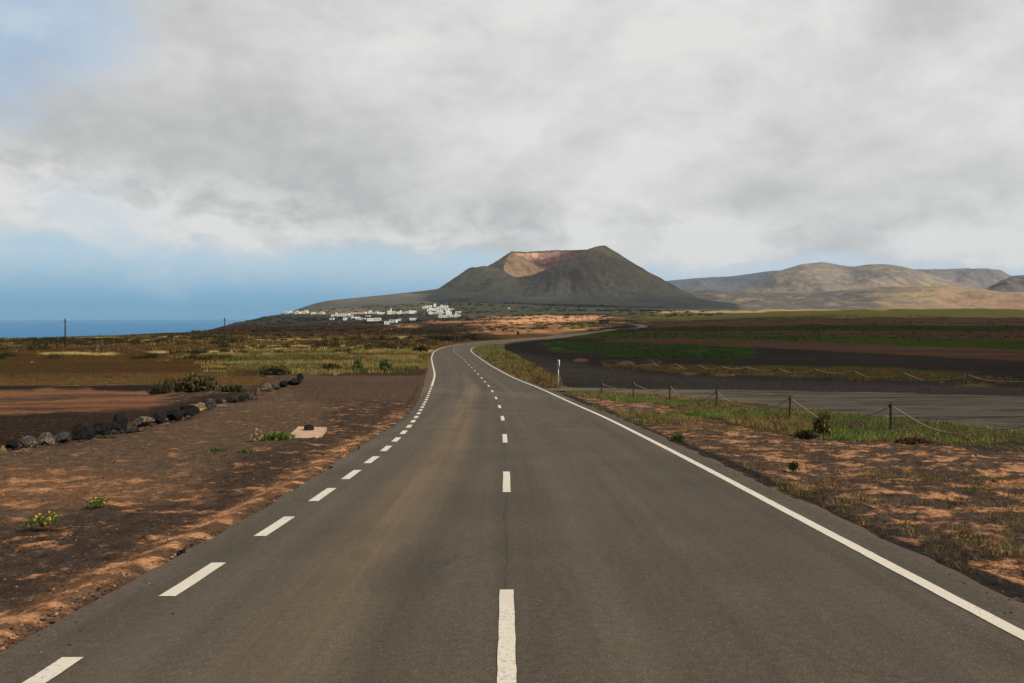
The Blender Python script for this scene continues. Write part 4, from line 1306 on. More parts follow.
p = at(518, 337.2); h = 6.2 * p.y / F
root = empty('road_sign', p, 0, 'small black roadside sign seen from behind where the far road turns right', 'road sign')
bm = bmesh.new(); tube(bm, [(0, 0, -.2), (0, 0, h)], 0.05, 8); bm_obj('post', bm, M_steel, root, True)
bm = bmesh.new(); box(bm, 0, -0.05, h * 0.66, 2.3 * p.y / F, 0.04, h * 0.62, R(6), 0.01); bm_obj('sign_plate', bm, M_dark, root)

M_wood = simple_mat('creosoted_wood', (.022, .017, .013), (.05, .038, .03), 5, 0.9, bmp=0.3, bd=0.01)


def utility_pole(px, rt, rb, label, tilt):
    p = at(px, rb); h = (rb - rt) * p.y / F
    root = empty('utility_pole', p, 0.3, label, 'utility pole', 'utility poles in the left field')
    root.rotation_euler = (0, tilt, 0.3)
    bm = bmesh.new(); tube(bm, [(0, 0, -.4), (0, 0, h)], 0.15, 10, 0.72); bm_obj('pole', bm, M_wood, root, True)
    bm = bmesh.new(); box(bm, 0, -0.11, h - 0.5, 0.9, 0.10, 0.10, 0, .01); bm_obj('crossarm', bm, M_wood, root)
    for dx in (-.38, .38):
        bm = bmesh.new(); tube(bm, [(dx, -0.11, h - 0.45), (dx, -0.11, h - 0.36), (dx, -0.11, h - 0.28)], 0.035, 8, 1.4); bm_obj('insulator', bm, M_white, root, True)


utility_pole(65.3, 318.5, 347.5, 'taller dark wooden utility pole standing against the sea on the left', 0.01)
utility_pole(225, 317.8, 342.5, 'thinner dark wooden utility pole near the point where the ridge meets the sea', -0.008)

p = at(604, 323.4)
sc_ = p.y / F
root = empty('shed', p, 0.1, 'small dark flat-roofed shed on the orange ground beyond the fields', 'shed')
bm = bmesh.new(); box(bm, 0, 0, 1.6 * sc_, 8.5 * sc_, 6, 3.2 * sc_); bm_obj('wall', bm, M_wood, root)
bm = bmesh.new(); box(bm, 0, 0, 3.35 * sc_, 9.2 * sc_, 6.8, 0.3 * sc_); bm_obj('roof', bm, M_dark, root)
bm = bmesh.new(); box(bm, 1.5 * sc_, -3.03, 1.0 * sc_, 2 * sc_, 0.06, 2 * sc_); bm_obj('door', bm, M_dark, root)

# ------------------------------------------------------------------ village
M_wall = simple_mat('whitewash', (.50, .49, .47), (.66, .65, .63), 0.3, 0.85, bmp=0)
M_wall2 = simple_mat('cream_wall', (.50, .45, .36), (.62, .56, .45), 0.3, 0.85, bmp=0)
M_roof = simple_mat('pale_roof', (.45, .43, .40), (.60, .58, .55), 0.4, 0.9, bmp=0)
M_glass = simple_mat('dark_window', (.03, .04, .05), (.06, .07, .08), 1, 0.2, bmp=0)
M_green = simple_mat('green_paint', (.02, .06, .035), (.03, .08, .05), 1, 0.6, bmp=0)


def house(px, row, wpx, hpx, label, cream=False, tall=False, dome=False):
    p = at(px, row); s = p.y / F
    w = wpx * s; h = max(3.0, hpx * s); dp = min(max(6.0, w * 0.75), 14)
    rot = random.uniform(-.3, .3)
    name = 'church' if dome else 'house'
    root = empty(name, p, rot, label, name, None if dome else 'white houses of the village under the volcano')
    M = M_wall2 if cream else M_wall
    bm = bmesh.new(); box(bm, 0, 0, h / 2 - 1.0, w, dp, h + 2.0)
    if not dome and w > 7:                          # lower wing or a box room on top makes the outline uneven
        if random.random() < .6:
            box(bm, w * random.uniform(-.25, .25), dp * .1, h + h * 0.22, w * .4, dp * .55, h * .46 + .02)
    bm_obj('wall', bm, M, root)
    bm = bmesh.new(); box(bm, 0, 0, h + 0.10, w + .3, dp + .3, 0.18)
    bm_obj('roof', bm, M_roof, root)
    if dome:
        bm = bmesh.new(); box(bm, w * .28, -dp * .1, h * 1.0, w * .28, w * .28, h * 1.3)
        bm_obj('bell_tower', bm, M, root)
    nwin = 2 if w < 9 else (3 if w < 18 else 5)
    for k in range(nwin):
        bm = bmesh.new(); box(bm, -w / 2 + w * (k + .7) / (nwin + .4), -dp / 2 - .02, h * 0.52, 1.3, 0.08, 1.5)
        bm_obj('window', bm, M_glass, root)
    bm = bmesh.new(); box(bm, -w / 2 + w * 0.93, -dp / 2 - .02, 1.05, 1.0, 0.08, 2.1); bm_obj('door', bm, M_green, root)
    return root


ORD = ['first', 'second', 'third', 'fourth', 'fifth', 'sixth', 'seventh', 'eighth', 'ninth', 'tenth', 'eleventh', 'twelfth', 'thirteenth', 'fourteenth']
k1 = .0977; k2 = .1172
A_ = [(287, 313.9, 4.5, 1.7), (291, 313.4, 3.5, 2.5), (297.5, 313.8, 5.5, 2.0), (305, 313.6, 6.5, 2.4), (314, 314.0, 6.5, 1.2), (321.8, 314.2, 5.5, 1.8)]
for i, h_ in enumerate(A_):
    house(*h_, f'{ORD[i]} house from the left in the small group of houses nearest the sea', cream=i > 2)
Bu = [(355.5, 313.9, 8, 1.6), (363, 313.9, 7, 1.5), (370.3, 313.4, 4, 2.2), (375.5, 313.8, 6, 1.6), (381.6, 314.0, 6, 1.7), (395, 313.9, 6, 1.9), (400.3, 313.9, 4, 2.4), (405.5, 313.4, 5, 1.4), (411.5, 313.6, 6, 3.0), (415.3, 312.6, 3.0, 2.0)]
for i, h_ in enumerate(Bu):
    house(*h_, f'{ORD[i]} house from the left in the long upper row of the village', cream=i in (0, 1, 5, 7))
house(389.7, 314.2, 4.6, 3.4, 'taller white church with a small bell tower above the upper row of houses', dome=True)
Bl = [(333, 316.6, 4, 1.6), (337.4, 316.5, 4.5, 2.6), (332, 319.7, 4, 1.6), (345.5, 316.2, 8, 2.8), (345.3, 320.2, 4.2, 2.6), (351.0, 316.9, 4, 1.9), (354.5, 319.4, 7, 2.4), (359.6, 319.8, 5.5, 2.1), (363.5, 319.9, 4, 1.9),
      (368, 317.0, 4, 1.4), (371, 321.0, 8, 2.7), (377.5, 320.9, 6.5, 3.0), (387.5, 324.2, 6.5, 2.6), (393.5, 322.8, 7, 3.2)]
for i, h_ in enumerate(Bl):
    house(*h_, f'{ORD[i]} house from the left among the scattered lower houses of the village')
house(399.5, 320.9, 3.5, 1.3, 'low house standing apart right of the scattered lower houses')
house(413, 320.1, 7, 2.0, 'long isolated white house in the gap before the dense cluster')
Dt = [(425, 308.4, 5, 1.8), (429.5, 307.8, 4.5, 2.6), (434.7, 307.0, 2.6, 3.2), (438, 308.6, 4, 1.6), (442.5, 308.2, 4.5, 2.3), (446.2, 308.0, 3.5, 2.6)]
Dm_ = [(429.5, 311.4, 5, 2.4), (433.5, 310.8, 4, 2.6), (438.5, 311.6, 5, 2.5), (443.5, 311.0, 5, 3.0), (447.8, 311.6, 4.5, 2.3), (451.8, 309.9, 3.5, 1.3)]
Dl_ = [(431.5, 314.7, 6.5, 2.2), (437.4, 313.9, 4.0, 2.0), (442.5, 314.8, 6, 3.0), (448.5, 314.6, 6, 2.9), (458.5, 313.2, 6.0, 1.8)]
Db_ = [(441.5, 317.6, 5.5, 2.3), (446.5, 317.4, 4.5, 2.2), (452, 317.0, 4.5, 2.0), (457.5, 317.2, 5.5, 2.8)]
for nm, L_ in (('top', Dt), ('second', Dm_), ('third', Dl_), ('bottom', Db_)):
    for i, h_ in enumerate(L_):
        house(*h_, f'{ORD[i]} house from the left in the {nm} tier of the dense white cluster')
house(509, 309.0, 2.2, 1.2, 'tiny lone white house on the green foot of the volcano')

# ------------------------------------------------------------------ vegetation
def sample(n, x0, x1, y0, y1, test):
    """world-uniform points on the ground whose picture position passes test(px,row,x,y)"""
    out = []
    tot = 0; tries = 0
    while tot < n and tries < 60:
        x = RNG.uniform(x0, x1, n * 2); y = RNG.uniform(y0, y1, n * 2)
        z = H(x, y); px, rw = project(x, y, z)
        ok = test(px, rw, x, y)
        out.append(np.c_[x[ok], y[ok], z[ok]]); tot += ok.sum(); tries += 1
    P = np.vstack(out)[:n]
    return P


def blades(P, hgt, wid, cols, lean=0.5, sinkz=0.02, seg=2):
    """one tapered bent blade per point; returns verts, faces, colours"""
    n = len(P)
    a = RNG.uniform(0, 2 * np.pi, n); b = RNG.uniform(0, 2 * np.pi, n)
    h = hgt; w = wid
    dx, dy = np.cos(a) * w / 2, np.sin(a) * w / 2
    lx, ly = np.cos(b) * h * lean * RNG.uniform(0.1, 1, n), np.sin(b) * h * lean * RNG.uniform(0.1, 1, n)
    z0 = P[:, 2] - sinkz
    v = np.stack([
        np.c_[P[:, 0] - dx, P[:, 1] - dy, z0], np.c_[P[:, 0] + dx, P[:, 1] + dy, z0],
        np.c_[P[:, 0] + dx * .7 + lx * .35, P[:, 1] + dy * .7 + ly * .35, z0 + h * .6], np.c_[P[:, 0] - dx * .7 + lx * .35, P[:, 1] - dy * .7 + ly * .35, z0 + h * .6],
        np.c_[P[:, 0] + lx, P[:, 1] + ly, z0 + h], ], 1).reshape(-1, 3)
    i = np.arange(n)[:, None] * 5
    f = np.vstack([i + [0, 1, 2], i + [0, 2, 3], i + [3, 2, 4]])
    return v, f, np.repeat(cols, 5, 0)


def tufts(P, per, spread, h0, h1, wid, palette, pw=None, lean=0.6):
    n = len(P)
    Q = np.repeat(P, per, 0)
    Q = Q + np.c_[RNG.normal(0, 1, (n * per, 2)) * np.repeat(spread * np.ones(n), per)[:, None], np.zeros(n * per)]
    hs = np.repeat(RNG.uniform(h0, h1, n), per) * RNG.uniform(.45, 1.1, n * per)
    pal = np.array(palette)
    idx = np.repeat(pw if pw is not None else RNG.integers(0, len(pal), n), per)
    idx = np.where(RNG.random(n * per) < .2, RNG.integers(0, len(pal), n * per), idx)
    c = pal[idx] * RNG.uniform(.65, 1.35, (n * per, 1))
    return blades(Q, hs, wid * RNG.uniform(.6, 1.4, n * per), c, lean)


def stuff(name, parts, label, cat='grass'):
    V = []; Fs = []; Cc = []; k = 0
    for v, f, c in parts:
        V.append(v); Fs.append(f + k); Cc.append(c); k += len(v)
    o = mesh_np(name, np.vstack(V), np.vstack(Fs), M_veg, cols={'Col': np.vstack(Cc)})
    return tag(o, label, cat, kind='stuff')


gG = L3(.075, .115, .022); gD = L3(.030, .050, .014); gY = L3(.22, .165, .055); gO = L3(.15, .080, .030); gB = L3(.055, .035, .019); gOl = L3(.085, .078, .026)
clump = lambda x, y, s, o=0.: fbm(x / s, y / s, 3, .55, o)


def t_strip(px, rw, x, y):
    a = np.interp(px, ux, lo) - 0.4; b = np.interp(px, lowx, lowr)
    return (px > 572) & (px < 1290) & (rw > a) & (rw < b) & (clump(x, y, .8, 2) > 0.30) & (y > 15)


P = sample(7000, 2, 60, 15, 48, t_strip)
nn_ = clump(P[:, 0], P[:, 1], 3.5, 4)
pw = np.where(nn_ > .52, RNG.choice([0, 1, 0, 5], len(P)), RNG.choice([2, 3, 4, 5, 2], len(P)))
parts = [tufts(P, 12, 0.08, .05, .20, .011, [gG * 1.5, gG * .7, gY * 1.3, gO, gB, gOl * 1.3], pw)]
P = sample(1600, 2, 60, 15, 48, lambda px, rw, x, y: t_strip(px, rw, x, y) & (rw > np.interp(px, lowx, lowr) - np.interp(px, [600, 1024], [5, 12])) & (clump(x, y, 3.5, 4) > .47))
parts.append(tufts(P, 14, 0.11, .04, .13, .03, [gG * 1.9, gG * 1.4, gG], None, 1.2))
stuff('grass', parts, 'ragged green and straw-coloured grass under the near rope fence')


def t_verge(px, rw, x, y):
    return (rw > np.interp(px, lowx, lowr) - 4) & (px < 1100) & (clump(x, y, 1.2, 6) > np.interp(px, [600, 760, 1024], [.44, .54, .58]))


def on_right(P, extra=0.55):
    s, t = st_of(P[:, :2]); return P[t > tR(s) + extra]


P = on_right(sample(2600, 3, 30, 6, 46, t_verge))
parts = [tufts(P, 12, 0.09, .015, .07, .008, [gO * 1.2, gY, gB, gO * .8, gY * .8, gOl * 1.2], None, 1.3)]
P = on_right(sample(260, 3, 12, 7.0, 14, lambda px, rw, x, y: (px < 1080) & (rw > 480) & (clump(x, y, .5, 19) > .58)), .55)
P = P[(P[:, 0] < 0.62 * P[:, 1] + 1.6)]
parts.append(tufts(P, 16, 0.05, .02, .12, .007, [gY, gO, gOl, gG, gB], None, 1.0))
P = on_right(sample(260, 3, 26, 5, 40, lambda px, rw, x, y: (rw > np.interp(px, lowx, lowr)) & (px < 1100) & (clump(x, y, .8, 12) > .6)))
parts.append(tufts(P, 18, 0.06, .015, .05, .010, [gG * .8, gD, gOl, gB], None, 1.4))
P = on_right(sample(330, 3, 16, 24, 46, lambda px, rw, x, y: (rw > np.interp(px, lowx, lowr) - 3) & (px < 705) & (clump(x, y, 1.0, 15) > .5)))
parts.append(tufts(P, 16, 0.10, .05, .22, .014, [gOl * 1.2, gY, gG]))
stuff('dry_grass', parts, 'sparse dry orange grass and small weeds on the right verge', 'dry grass')

s_r = RNG.uniform(50, 175, 5200); t_r = RNG.uniform(.5, 1.0, 5200) ** 1 * 0
tw = np.interp(s_r, [50, 60, 90, 130, 160, 175], [0.6, 2.2, 4.2, 5.5, 5.0, 3.0])
t_r = tR(s_r) + 0.55 + RNG.random(5200) * tw
x, y = pos(s_r, t_r); P = np.c_[x, y, H(x, y)]
cl = clump(x, y, 2.6, 21)
kp = cl > .36; P = P[kp]; cl = cl[kp]; sr = s_r[kp]
green = (cl + (sr - 100) / 260) > .50
pw = np.where(green, RNG.choice([0, 2, 5, 2], len(P)), RNG.choice([3, 4, 2, 3], len(P)))
stuff('grass', [tufts(P, 10, .12, .18, .50, .035, [gG * .9, gD, gY, gO, gB, gOl], pw)], 'ochre and green grass on the inside of the road bend')

# left field
P = sample(5200, -60, -5, 62, 180, lambda px, rw, x, y: (px > 150) & (px < 433) & (rw > 350) & (rw < 373 + (clump(x, y, 3, 2) - .5) * 8) & (clump(x, y, 4, 23) > np.interp(px, [150, 235, 270, 433], [.72, .5, .42, .38])) & (clump(x / 3, y, 6, 29) > .42))
s_, t_ = st_of(P[:, :2]); P = P[t_ < tLe(s_) - 1.2]
nn_ = clump(P[:, 0] / 2.5, P[:, 1], 7, 33)
pw = np.where(nn_ > .52, RNG.choice([0, 2, 0], len(P)), RNG.choice([1, 3, 5, 4], len(P)))
parts = [tufts(P, 9, .22, .15, .55, .05, [gY * 1.2, gOl * 1.1, gY * .8, gG * .8, gO * .8, gD], pw)]
P = sample(3800, -130, -10, 58, 130, lambda px, rw, x, y: (px < 425) & (rw > 352) & (rw < 391) & (clump(x / 2, y, 5, 27) > .50) & ((px < 270) | (rw < 374)))
parts.append(tufts(P, 8, .18, .08, .30, .04, [gB * 1.2, gO * .6, gB * .7, gY * .4, gOl * .7]))
P = sample(5200, -200, -5, 120, 300, lambda px, rw, x, y: (px < 470) & (rw > 334) & (rw < 352) & (clump(x / 2.5, y, 9, 31) > .50))
s_, t_ = st_of(P[:, :2]); P = P[t_ < tLe(s_) - 3]
parts.append(tufts(P, 7, .35, .3, .8, .11, [gY * .9, gB, gO * .7, gB * .7, gY * .5, gOl * .8]))
stuff('grass', parts, 'yellow green and brown dry grass across the left field')
P = sample(900, -130, 0, 110, 330, lambda px, rw, x, y: (px < 475) & (rw > 333) & (rw < 368) & (clump(x / 2.0, y, 12, 37) > .50))
s_, t_ = st_of(P[:, :2]); P = P[t_ < tLe(s_) - 4]
stuff('scrub', [tufts(P, 60, .45, .35, .95, .10, [gD * .6, gB * .5, gD * .5, gB * .7, gOl * .5], None, .9)], 'low dark scrub dotted over the left field', 'scrub')
P = sample(1500, -750, 150, 340, 1300, lambda px, rw, x, y: (px < 640) & (rw < 332) & (clump(x / 2.0, y, 40, 47) > .46))
s_, t_ = st_of(P[:, :2]); P = P[np.abs(t_) > 9]
stuff('scrub', [tufts(P, 26, 1.0, .5, 1.5, .35, [gD * .5, gB * .5, gD * .4, gB * .8, gO * .6], None, .9)], 'far dark scrub between the field and the village', 'scrub')
P = sample(620, -900, 300, 1000, 2400, lambda px, rw, x, y: (px > 200) & (px < 720) & (rw > 300) & (rw < 325) & (clump(x / 1.5, y, 90, 57) > .45))
stuff('scrub', [tufts(P, 30, 2.2, 1.2, 3.4, .8, [gD * .45, gD * .6, gB * .4], None, .9)], 'dark bushes dotted on the slope around the village', 'scrub')

# right fields
def t_crop(px, rw, x, y):
    return (px > 548) & (px < 752) & (rw > np.interp(px, [548, 600, 640, 740], [342.5, 342.5, 343.5, 346.5])) & (rw < np.interp(px, [548, 600, 640, 740], [346, 355, 358, 360])) & (clump(x / 2, y, 3, 61) > np.interp(px, [548, 580, 715, 752], [.6, .42, .42, .62])) & (np.sin(y * 1.9 + x * .15) > -.75)


P = sample(7500, 4, 60, 80, 200, t_crop)
stuff('green_crop', [tufts(P, 9, .18, .10, .34, .06, [L3(.016, .040, .008), L3(.012, .028, .007), L3(.028, .055, .012), L3(.03, .024, .01)])], 'low dark green crop rows in the nearest field on the right', 'crop')
P = sample(3600, 10, 60, 55, 110, lambda px, rw, x, y: (px > 600) & (px < 1040) & (np.abs(rw - np.interp(px, [600, 700, 800, 900, 1024], [364.5, 369, 373.5, 377.5, 384]) + (clump(x, y, 6, 3) - .5) * 6) < 4.2) & (clump(x, y, 2.5, 65) > np.interp(px, [600, 700, 760, 900, 1024], [.62, .52, .40, .42, .55])))
stuff('grass', [tufts(P, 9, .13, .10, .38, .03, [gOl * .7, gY * .55, gO * .6, gB, gOl * .5])], 'olive and straw tufts growing along the far rope in the cinder field')
P = sample(5200, 20, 420, 200, 900, lambda px, rw, x, y: (px > 600) & (px < 1030) & (rw > 311) & (rw < 341) & (clump(x / 6, y, 9, 71) > .52))
d_ = P[:, 1]
stuff('field_plants', [tufts(P, 6, .5, .2, .6, .30, [gD * .45, gD * .6, gOl * .35, gB * .5, gOl * .5])], 'rows of low plants in the dark striped fields on the right', 'crop')
# scattered grass on the grey gravel edge
P = on_right(sample(900, 6, 60, 36, 80, lambda px, rw, x, y: (px > 560) & (px < 1030) & (rw > 376) & (rw < np.interp(px, ux, up) - .5) & (clump(x, y, 2.5, 75) > .6)), 5)
stuff('weeds', [tufts(P, 6, .08, .04, .14, .016, [gB, gOl * .6, gY * .5])], 'few low weeds on the grey gravel behind the side road', 'weeds')


# ------------------------------------------------------------------ individual plants
def leaf_cloud(n, rx, ry, rz, zc, size, palette, up=.5, shell=.35, seed=0):
    r_ = np.random.default_rng(seed)
    d = r_.normal(0, 1, (n, 3)); d /= np.linalg.norm(d, axis=1)[:, None]
    rad = (shell + (1 - shell) * r_.random(n)) ** .6
    k = .25 + 1.45 * fbm(d[:, 0] * 2.6 + seed, d[:, 1] * 2.6 + d[:, 2] * 2.9, 3, .7, seed * 2.3)
    P = d * (rad * k)[:, None] * [rx, ry, rz] + [0, 0, zc]
    P[:, 2] = np.where(P[:, 2] < 0, -P[:, 2] * .3, P[:, 2])
    a = r_.normal(0, 1, (n, 3)); a[:, 2] += up * 2; a /= np.linalg.norm(a, axis=1)[:, None]
    b = np.cross(a, r_.normal(0, 1, (n, 3))); b /= np.linalg.norm(b, axis=1)[:, None]
    sz = size * r_.uniform(.6, 1.4, n)[:, None]
    v = np.stack([P, P + a * sz * .5 + b * sz * .28, P + a * sz, P + a * sz * .5 - b * sz * .28], 1).reshape(-1, 3)
    f = np.arange(n * 4).reshape(-1, 4)
    pal = np.array(palette); c = pal[r_.integers(0, len(pal), n)] * r_.uniform(.6, 1.4, (n, 1))
    return v, f, np.repeat(c, 4, 0)


def plant(name, px, row, wpx, hpx, palette, label, cat, n=900, leaf=.05, up=.6, stems=7, seed=0, flowers=None, shell=.3, dy=.7):
    p = at(px, row); s = p.y / F
    w = wpx * s; h = hpx * s
    root = empty(name, p, 0, label, cat)
    v, f, c = leaf_cloud(n, w / 2, w / 2 * dy, h * .66, h * .34, leaf, palette, up, shell, seed)
    mesh_np('foliage', v, f, M_veg, root, cols={'Col': c})
    rs = random.Random(seed)
    bm = bmesh.new()
    for k in range(stems):
        a = rs.uniform(0, 6.28); r0 = rs.random() * w * .35
        tube(bm, [(0, 0, -.05), (math.cos(a) * r0 * .5, math.sin(a) * r0 * .5 * dy, h * .4), (math.cos(a) * r0, math.sin(a) * r0 * dy, h * rs.uniform(.7, 1.0))], max(.006, h * .02), 5, .4)
    bm_obj('stem', bm, M_wood, root)
    if flowers:
        r_ = np.random.default_rng(seed + 50)
        k = flowers
        P = np.c_[r_.normal(0, w * .24, k), r_.normal(0, w * .2, k), h * r_.uniform(.35, 1.0, k)]
        q = .018 + 0 * P[:, :1]
        v = np.stack([P + [a * .011, b * .006, b * .009] for a, b in ((-1, -1), (1, -1), (1, 1), (-1, 1))], 1).reshape(-1, 3)
        pass
        mesh_np('flower', v, np.arange(k * 4).reshape(-1, 4), M_veg, root, cols={'Col': np.tile([.42, .33, .05], (k * 4, 1))})
    return root


DG = [gD, gD * .7, gOl * .7, gB * .7]
def agave_shrub():
    r = plant('shrub', 198, 391, 40, 14, DG + [gOl, gB, gY * .4], 'bushy olive shrub with dark spikes at its left end, behind the boulders', 'shrub', 1500, .22, 1.2, 14, 3, shell=.05)
    p = at(196, 391); s = p.y / F
    rs = random.Random(8)
    V = [Vector((-40 * s, -.3, -.1)), Vector((-12 * s, -.3, -.1)), Vector((-12 * s, .3, -.1)), Vector((-40 * s, .3, -.1))]; Fs = [(0, 1, 2, 3)]; Cc = [list(gB)] * 4; k = 4
    for i in range(46):
        cx = (-26 + rs.gauss(0, 6)) * s; cy = rs.gauss(0, .5); a = rs.uniform(0, 6.28); ln = rs.uniform(.7, 1.35) * 13 * s; out = rs.uniform(.1, .45)
        base = Vector((cx, cy, -.02)); tip = base + Vector((math.cos(a) * out * ln, math.sin(a) * out * ln, ln)); sd = Vector((-math.sin(a), math.cos(a), 0)) * .045
        mid = base.lerp(tip, .5) + Vector((0, 0, .08))
        V += [base - sd, base + sd, mid + sd * .8, mid - sd * .8, tip + sd * .05, tip - sd * .05]
        Fs += [(k, k + 1, k + 2, k + 3), (k + 3, k + 2, k + 4, k + 5)]; k += 6
        Cc += [list((gB * .8 if rs.random() < .6 else gD) * rs.uniform(.6, 1.3))] * 6
    mesh_np('spike', np.array([v[:] for v in V]), np.array(Fs), M_veg, r, cols={'Col': np.array(Cc)})
agave_shrub()
plant('shrub', 358, 371.5, 11, 12, [gG * .8, gOl, gG, gOl], 'upright green shrub at the far edge of the lay-by, left of its twin', 'shrub', 340, .30, 1.6, 9, 4, dy=1, shell=.05)
plant('shrub', 385, 372, 13, 12, [gG * .7, gOl, gD, gOl], 'green shrub nearer the road at the far edge of the lay-by', 'shrub', 380, .30, 1.6, 9, 5, dy=1, shell=.05)
plant('shrub', 275, 374.5, 32, 7, [gD * .8, gB * .8, gOl * .6], 'low wide dark shrub beyond the right end of the boulder row', 'shrub', 1000, .22, .8, 8, 6, shell=.05)
plant('shrub', 332, 371, 20, 6, [gD * .5, gOl * .6, gD * .6], 'small dark low shrub left of the two upright green ones', 'shrub', 700, .22, .6, 6, 16)
plant('shrub', 233, 392, 20, 5, [gD * .7, gB * .8, gOl * .5], 'small dark shrub just behind the boulders right of the spiky shrub', 'shrub', 800, .16, .6, 6, 7)
plant('shrub', 158, 394, 18, 4, [gD * .5, gB * .6, gB * .4], 'very low dark shrub at the left foot of the spiky shrub', 'shrub', 600, .14, .4, 5, 8)
plant('shrub', 421, 352, 16, 5, [gD * .5, gB * .5, gD * .4], 'dark shrub outside the road bend beside the white edge line', 'shrub', 700, .30, .6, 6, 9)
plant('shrub', 445, 341, 24, 5, [gD * .4, gB * .4, gD * .5], 'dark shrub behind the top of the road bend', 'shrub', 900, .40, .6, 6, 10)
plant('shrub', 470, 340, 20, 3.6, [gD * .5, gB * .4, gOl * .5], 'long low shrub right behind the far turn of the road', 'shrub', 700, .40, .6, 6, 17)
plant('weed', 821.5, 437, 16, 21, [gOl * 1.4, gB * 1.6, gO * 1.2, gG, gB * 1.4, gY * .6], 'tall brownish weed bush in front of the near rope fence', 'weed', 1500, .08, 1.6, 14, 11, shell=.02)
plant('weed', 806, 438, 17, 6, [gB * .7, gB * .5, gD * .7], 'dark low tuft at the left foot of the tall weed bush', 'weed', 800, .06, .6, 9, 12)
plant('weed', 915, 445, 34, 5.5, [gB, gO * .9, gB * .8], 'wide brown dead tuft right of the last fence post in view', 'weed', 1300, .06, .5, 9, 13)
plant('weed', 42, 523, 38, 6.0, [gOl * 1.2, gG * .8, gD, gOl], 'yellow-flowered weed clump nearest the camera on the left dirt', 'weed', 1300, .024, 1.0, 12, 14, flowers=26, shell=0, dy=1.2)
plant('weed', 98, 504.5, 22, 5, [gOl * 1.3, gG, gD], 'small yellow-flowered clump, the farther of two on the left dirt', 'weed', 650, .024, 1.0, 8, 15, flowers=16, shell=0, dy=1.2)
plant('weed', 276, 440, 26, 6, [gG, gG * 1.1, gD], 'green creeping weed between the yellow-faced stone and the slab', 'weed', 1100, .06, .7, 8, 18, dy=1.2)
plant('weed', 263, 443.5, 9, 3.5, [gG, gD, gG], 'small green weed at the foot of the yellow-faced stone', 'weed', 300, .05, .7, 5, 19)
plant('weed', 215, 454, 26, 4, [gOl, gD, gG * .8], 'thin flat olive weed left of the yellow-faced stone', 'weed', 420, .05, .6, 6, 20, dy=1.2)
plant('weed', 246, 455, 16, 4, [gOl, gD, gG * .8], 'thin flat olive weed below the yellow-faced stone', 'weed', 260, .05, .6, 6, 21, dy=1.2)
plant('weed', 678, 441, 13, 5.5, [gG, gD, gG * .8], 'small bright green weed at the right edge of the asphalt', 'weed', 500, .05, .9, 6, 22)
plant('weed', 793, 470, 9, 7, [gD, gD * .7, gOl], 'small dark green weed alone on the right verge', 'weed', 400, .04, .9, 6, 23)
plant('weed', 105, 440, 26, 3.5, [gD * .8, gOl * .7], 'thin low weed in front of the big black boulder', 'weed', 420, .05, .5, 6, 24)

# ------------------------------------------------------------------ loose stones and crumbs of soil
def pebbles(P, size, cols, zs):
    bm = bmesh.new(); bmesh.ops.create_icosphere(bm, subdivisions=1, radius=1)
    bv = np.array([v.co[:] for v in bm.verts]); bf = np.array([[v.index for v in f.verts] for f in bm.faces]); bm.free()
    n = len(P)
    jit = RNG.uniform(.6, 1.25, (n, len(bv), 1)) * bv[None] * size[:, None, None] * [1, 1, .7]
    a = RNG.uniform(0, 6.28, n); c, s = np.cos(a)[:, None], np.sin(a)[:, None]
    x = jit[:, :, 0] * c - jit[:, :, 1] * s; y = jit[:, :, 0] * s + jit[:, :, 1] * c
    v = np.stack([x + P[:, :1], y + P[:, 1:2], jit[:, :, 2] + P[:, 2:3] + zs], -1).reshape(-1, 3)
    f = (bf[None] + (np.arange(n) * len(bv))[:, None, None]).reshape(-1, 3)
    return v, f, np.repeat(cols, len(bv), 0)


def zground(x, y):
    return H(x, y) + (fbm(x * 1.3, y * 1.3, 5, 0.55, 2.1) - 0.5) * 0.10 + (fbm(x * 9, y * 9, 4, 0.6, 5.2) - 0.5) * 0.06 + (fbm(x * 0.18, y * 0.18, 3, 0.5, 7) - 0.5) * 0.35


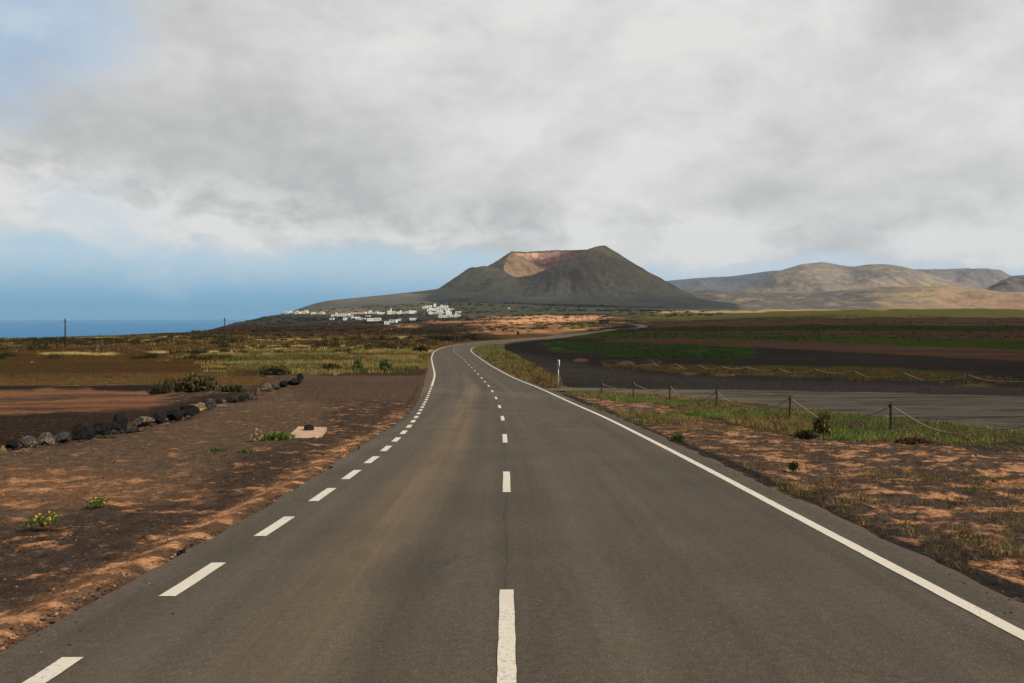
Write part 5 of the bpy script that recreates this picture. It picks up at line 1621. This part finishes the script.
sr = RNG.uniform(2, 60, 5200); tr = tLe(sr) - np.abs(RNG.normal(0, .22, 5200)) - .02
x, y = pos(sr, tr)
pal = np.array([SOIL * 1.3, ORANGE * .7, DKSOIL, CIND * 1.5, DKSOIL * 1.4, SOIL])
P1 = np.c_[x, y, zground(x, y) + .01]; s1_ = RNG.uniform(.004, .015, len(x)); c1 = pal[RNG.integers(0, 6, len(x))]
P2 = sample(22000, -22, 22, 4, 26, lambda px, rw, x, y: (px > -60) & (px < 1090) & (rw < 700))
s_, t_ = st_of(P2[:, :2]); P2 = P2[(t_ < tLe(s_) - .3) | (t_ > tR(s_) + .6)]
P2[:, 2] = zground(P2[:, 0], P2[:, 1])
s2_ = RNG.uniform(.003, .012, len(P2)) * np.where(RNG.random(len(P2)) < .05, 2.2, 1); c2 = pal[RNG.integers(0, 6, len(P2))]
sr = RNG.uniform(1, 50, 700); tr = np.where(RNG.random(700) < .5, tLe(sr) + np.abs(RNG.normal(0, .35, 700)), tR(sr) + .4 - np.abs(RNG.normal(0, .12, 700)))
x, y = pos(sr, tr); P3 = np.c_[x, y, H(x, y) + ROAD_LIFT + .003]; s3_ = RNG.uniform(.003, .010, 700); c3 = pal[RNG.integers(0, 6, 700)]
Pq = np.vstack([P1, P2, P3]); sq = np.r_[s1_, s2_, s3_]; cq = np.vstack([c1, c2, c3]) * RNG.uniform(.7, 1.3, (len(Pq), 1))
o = mesh_np('gravel', *pebbles(Pq, sq, cq, 0.0)[:2], M_veg, cols={'Col': np.repeat(cq, 12, 0)})
M_grit = attr_mat('grit', 0.95); o.data.materials.clear(); o.data.materials.append(M_grit)
tag(o, 'loose orange and black grit along both edges of the asphalt', 'gravel', kind='stuff')

# rubble lying between and around the boulders of the row
bx_ = np.array([x * K for x, *_ in row_stones]); by_ = np.array([360 + y * K for _, y, *_r in row_stones])
PR = []
for i in range(420):
    px_ = RNG.uniform(-30, 302); p_ = at(px_, float(np.interp(px_, bx_, by_)) - RNG.normal(0.6, 1.3))
    PR.append((p_.x, p_.y, p_.z))
PR = np.array(PR); sz_ = RNG.uniform(.03, .11, len(PR)); cr_ = np.array([CIND * 1.2, CIND * 1.8, DKSOIL, SOIL * .8])[RNG.integers(0, 4, len(PR))]
o = mesh_np('rubble', *pebbles(PR, sz_, cr_, 0.0)[:2], M_grit, cols={'Col': np.repeat(cr_, 12, 0)})
tag(o, 'small dark lava rubble lying around the row of boulders', 'rubble', kind='stuff')
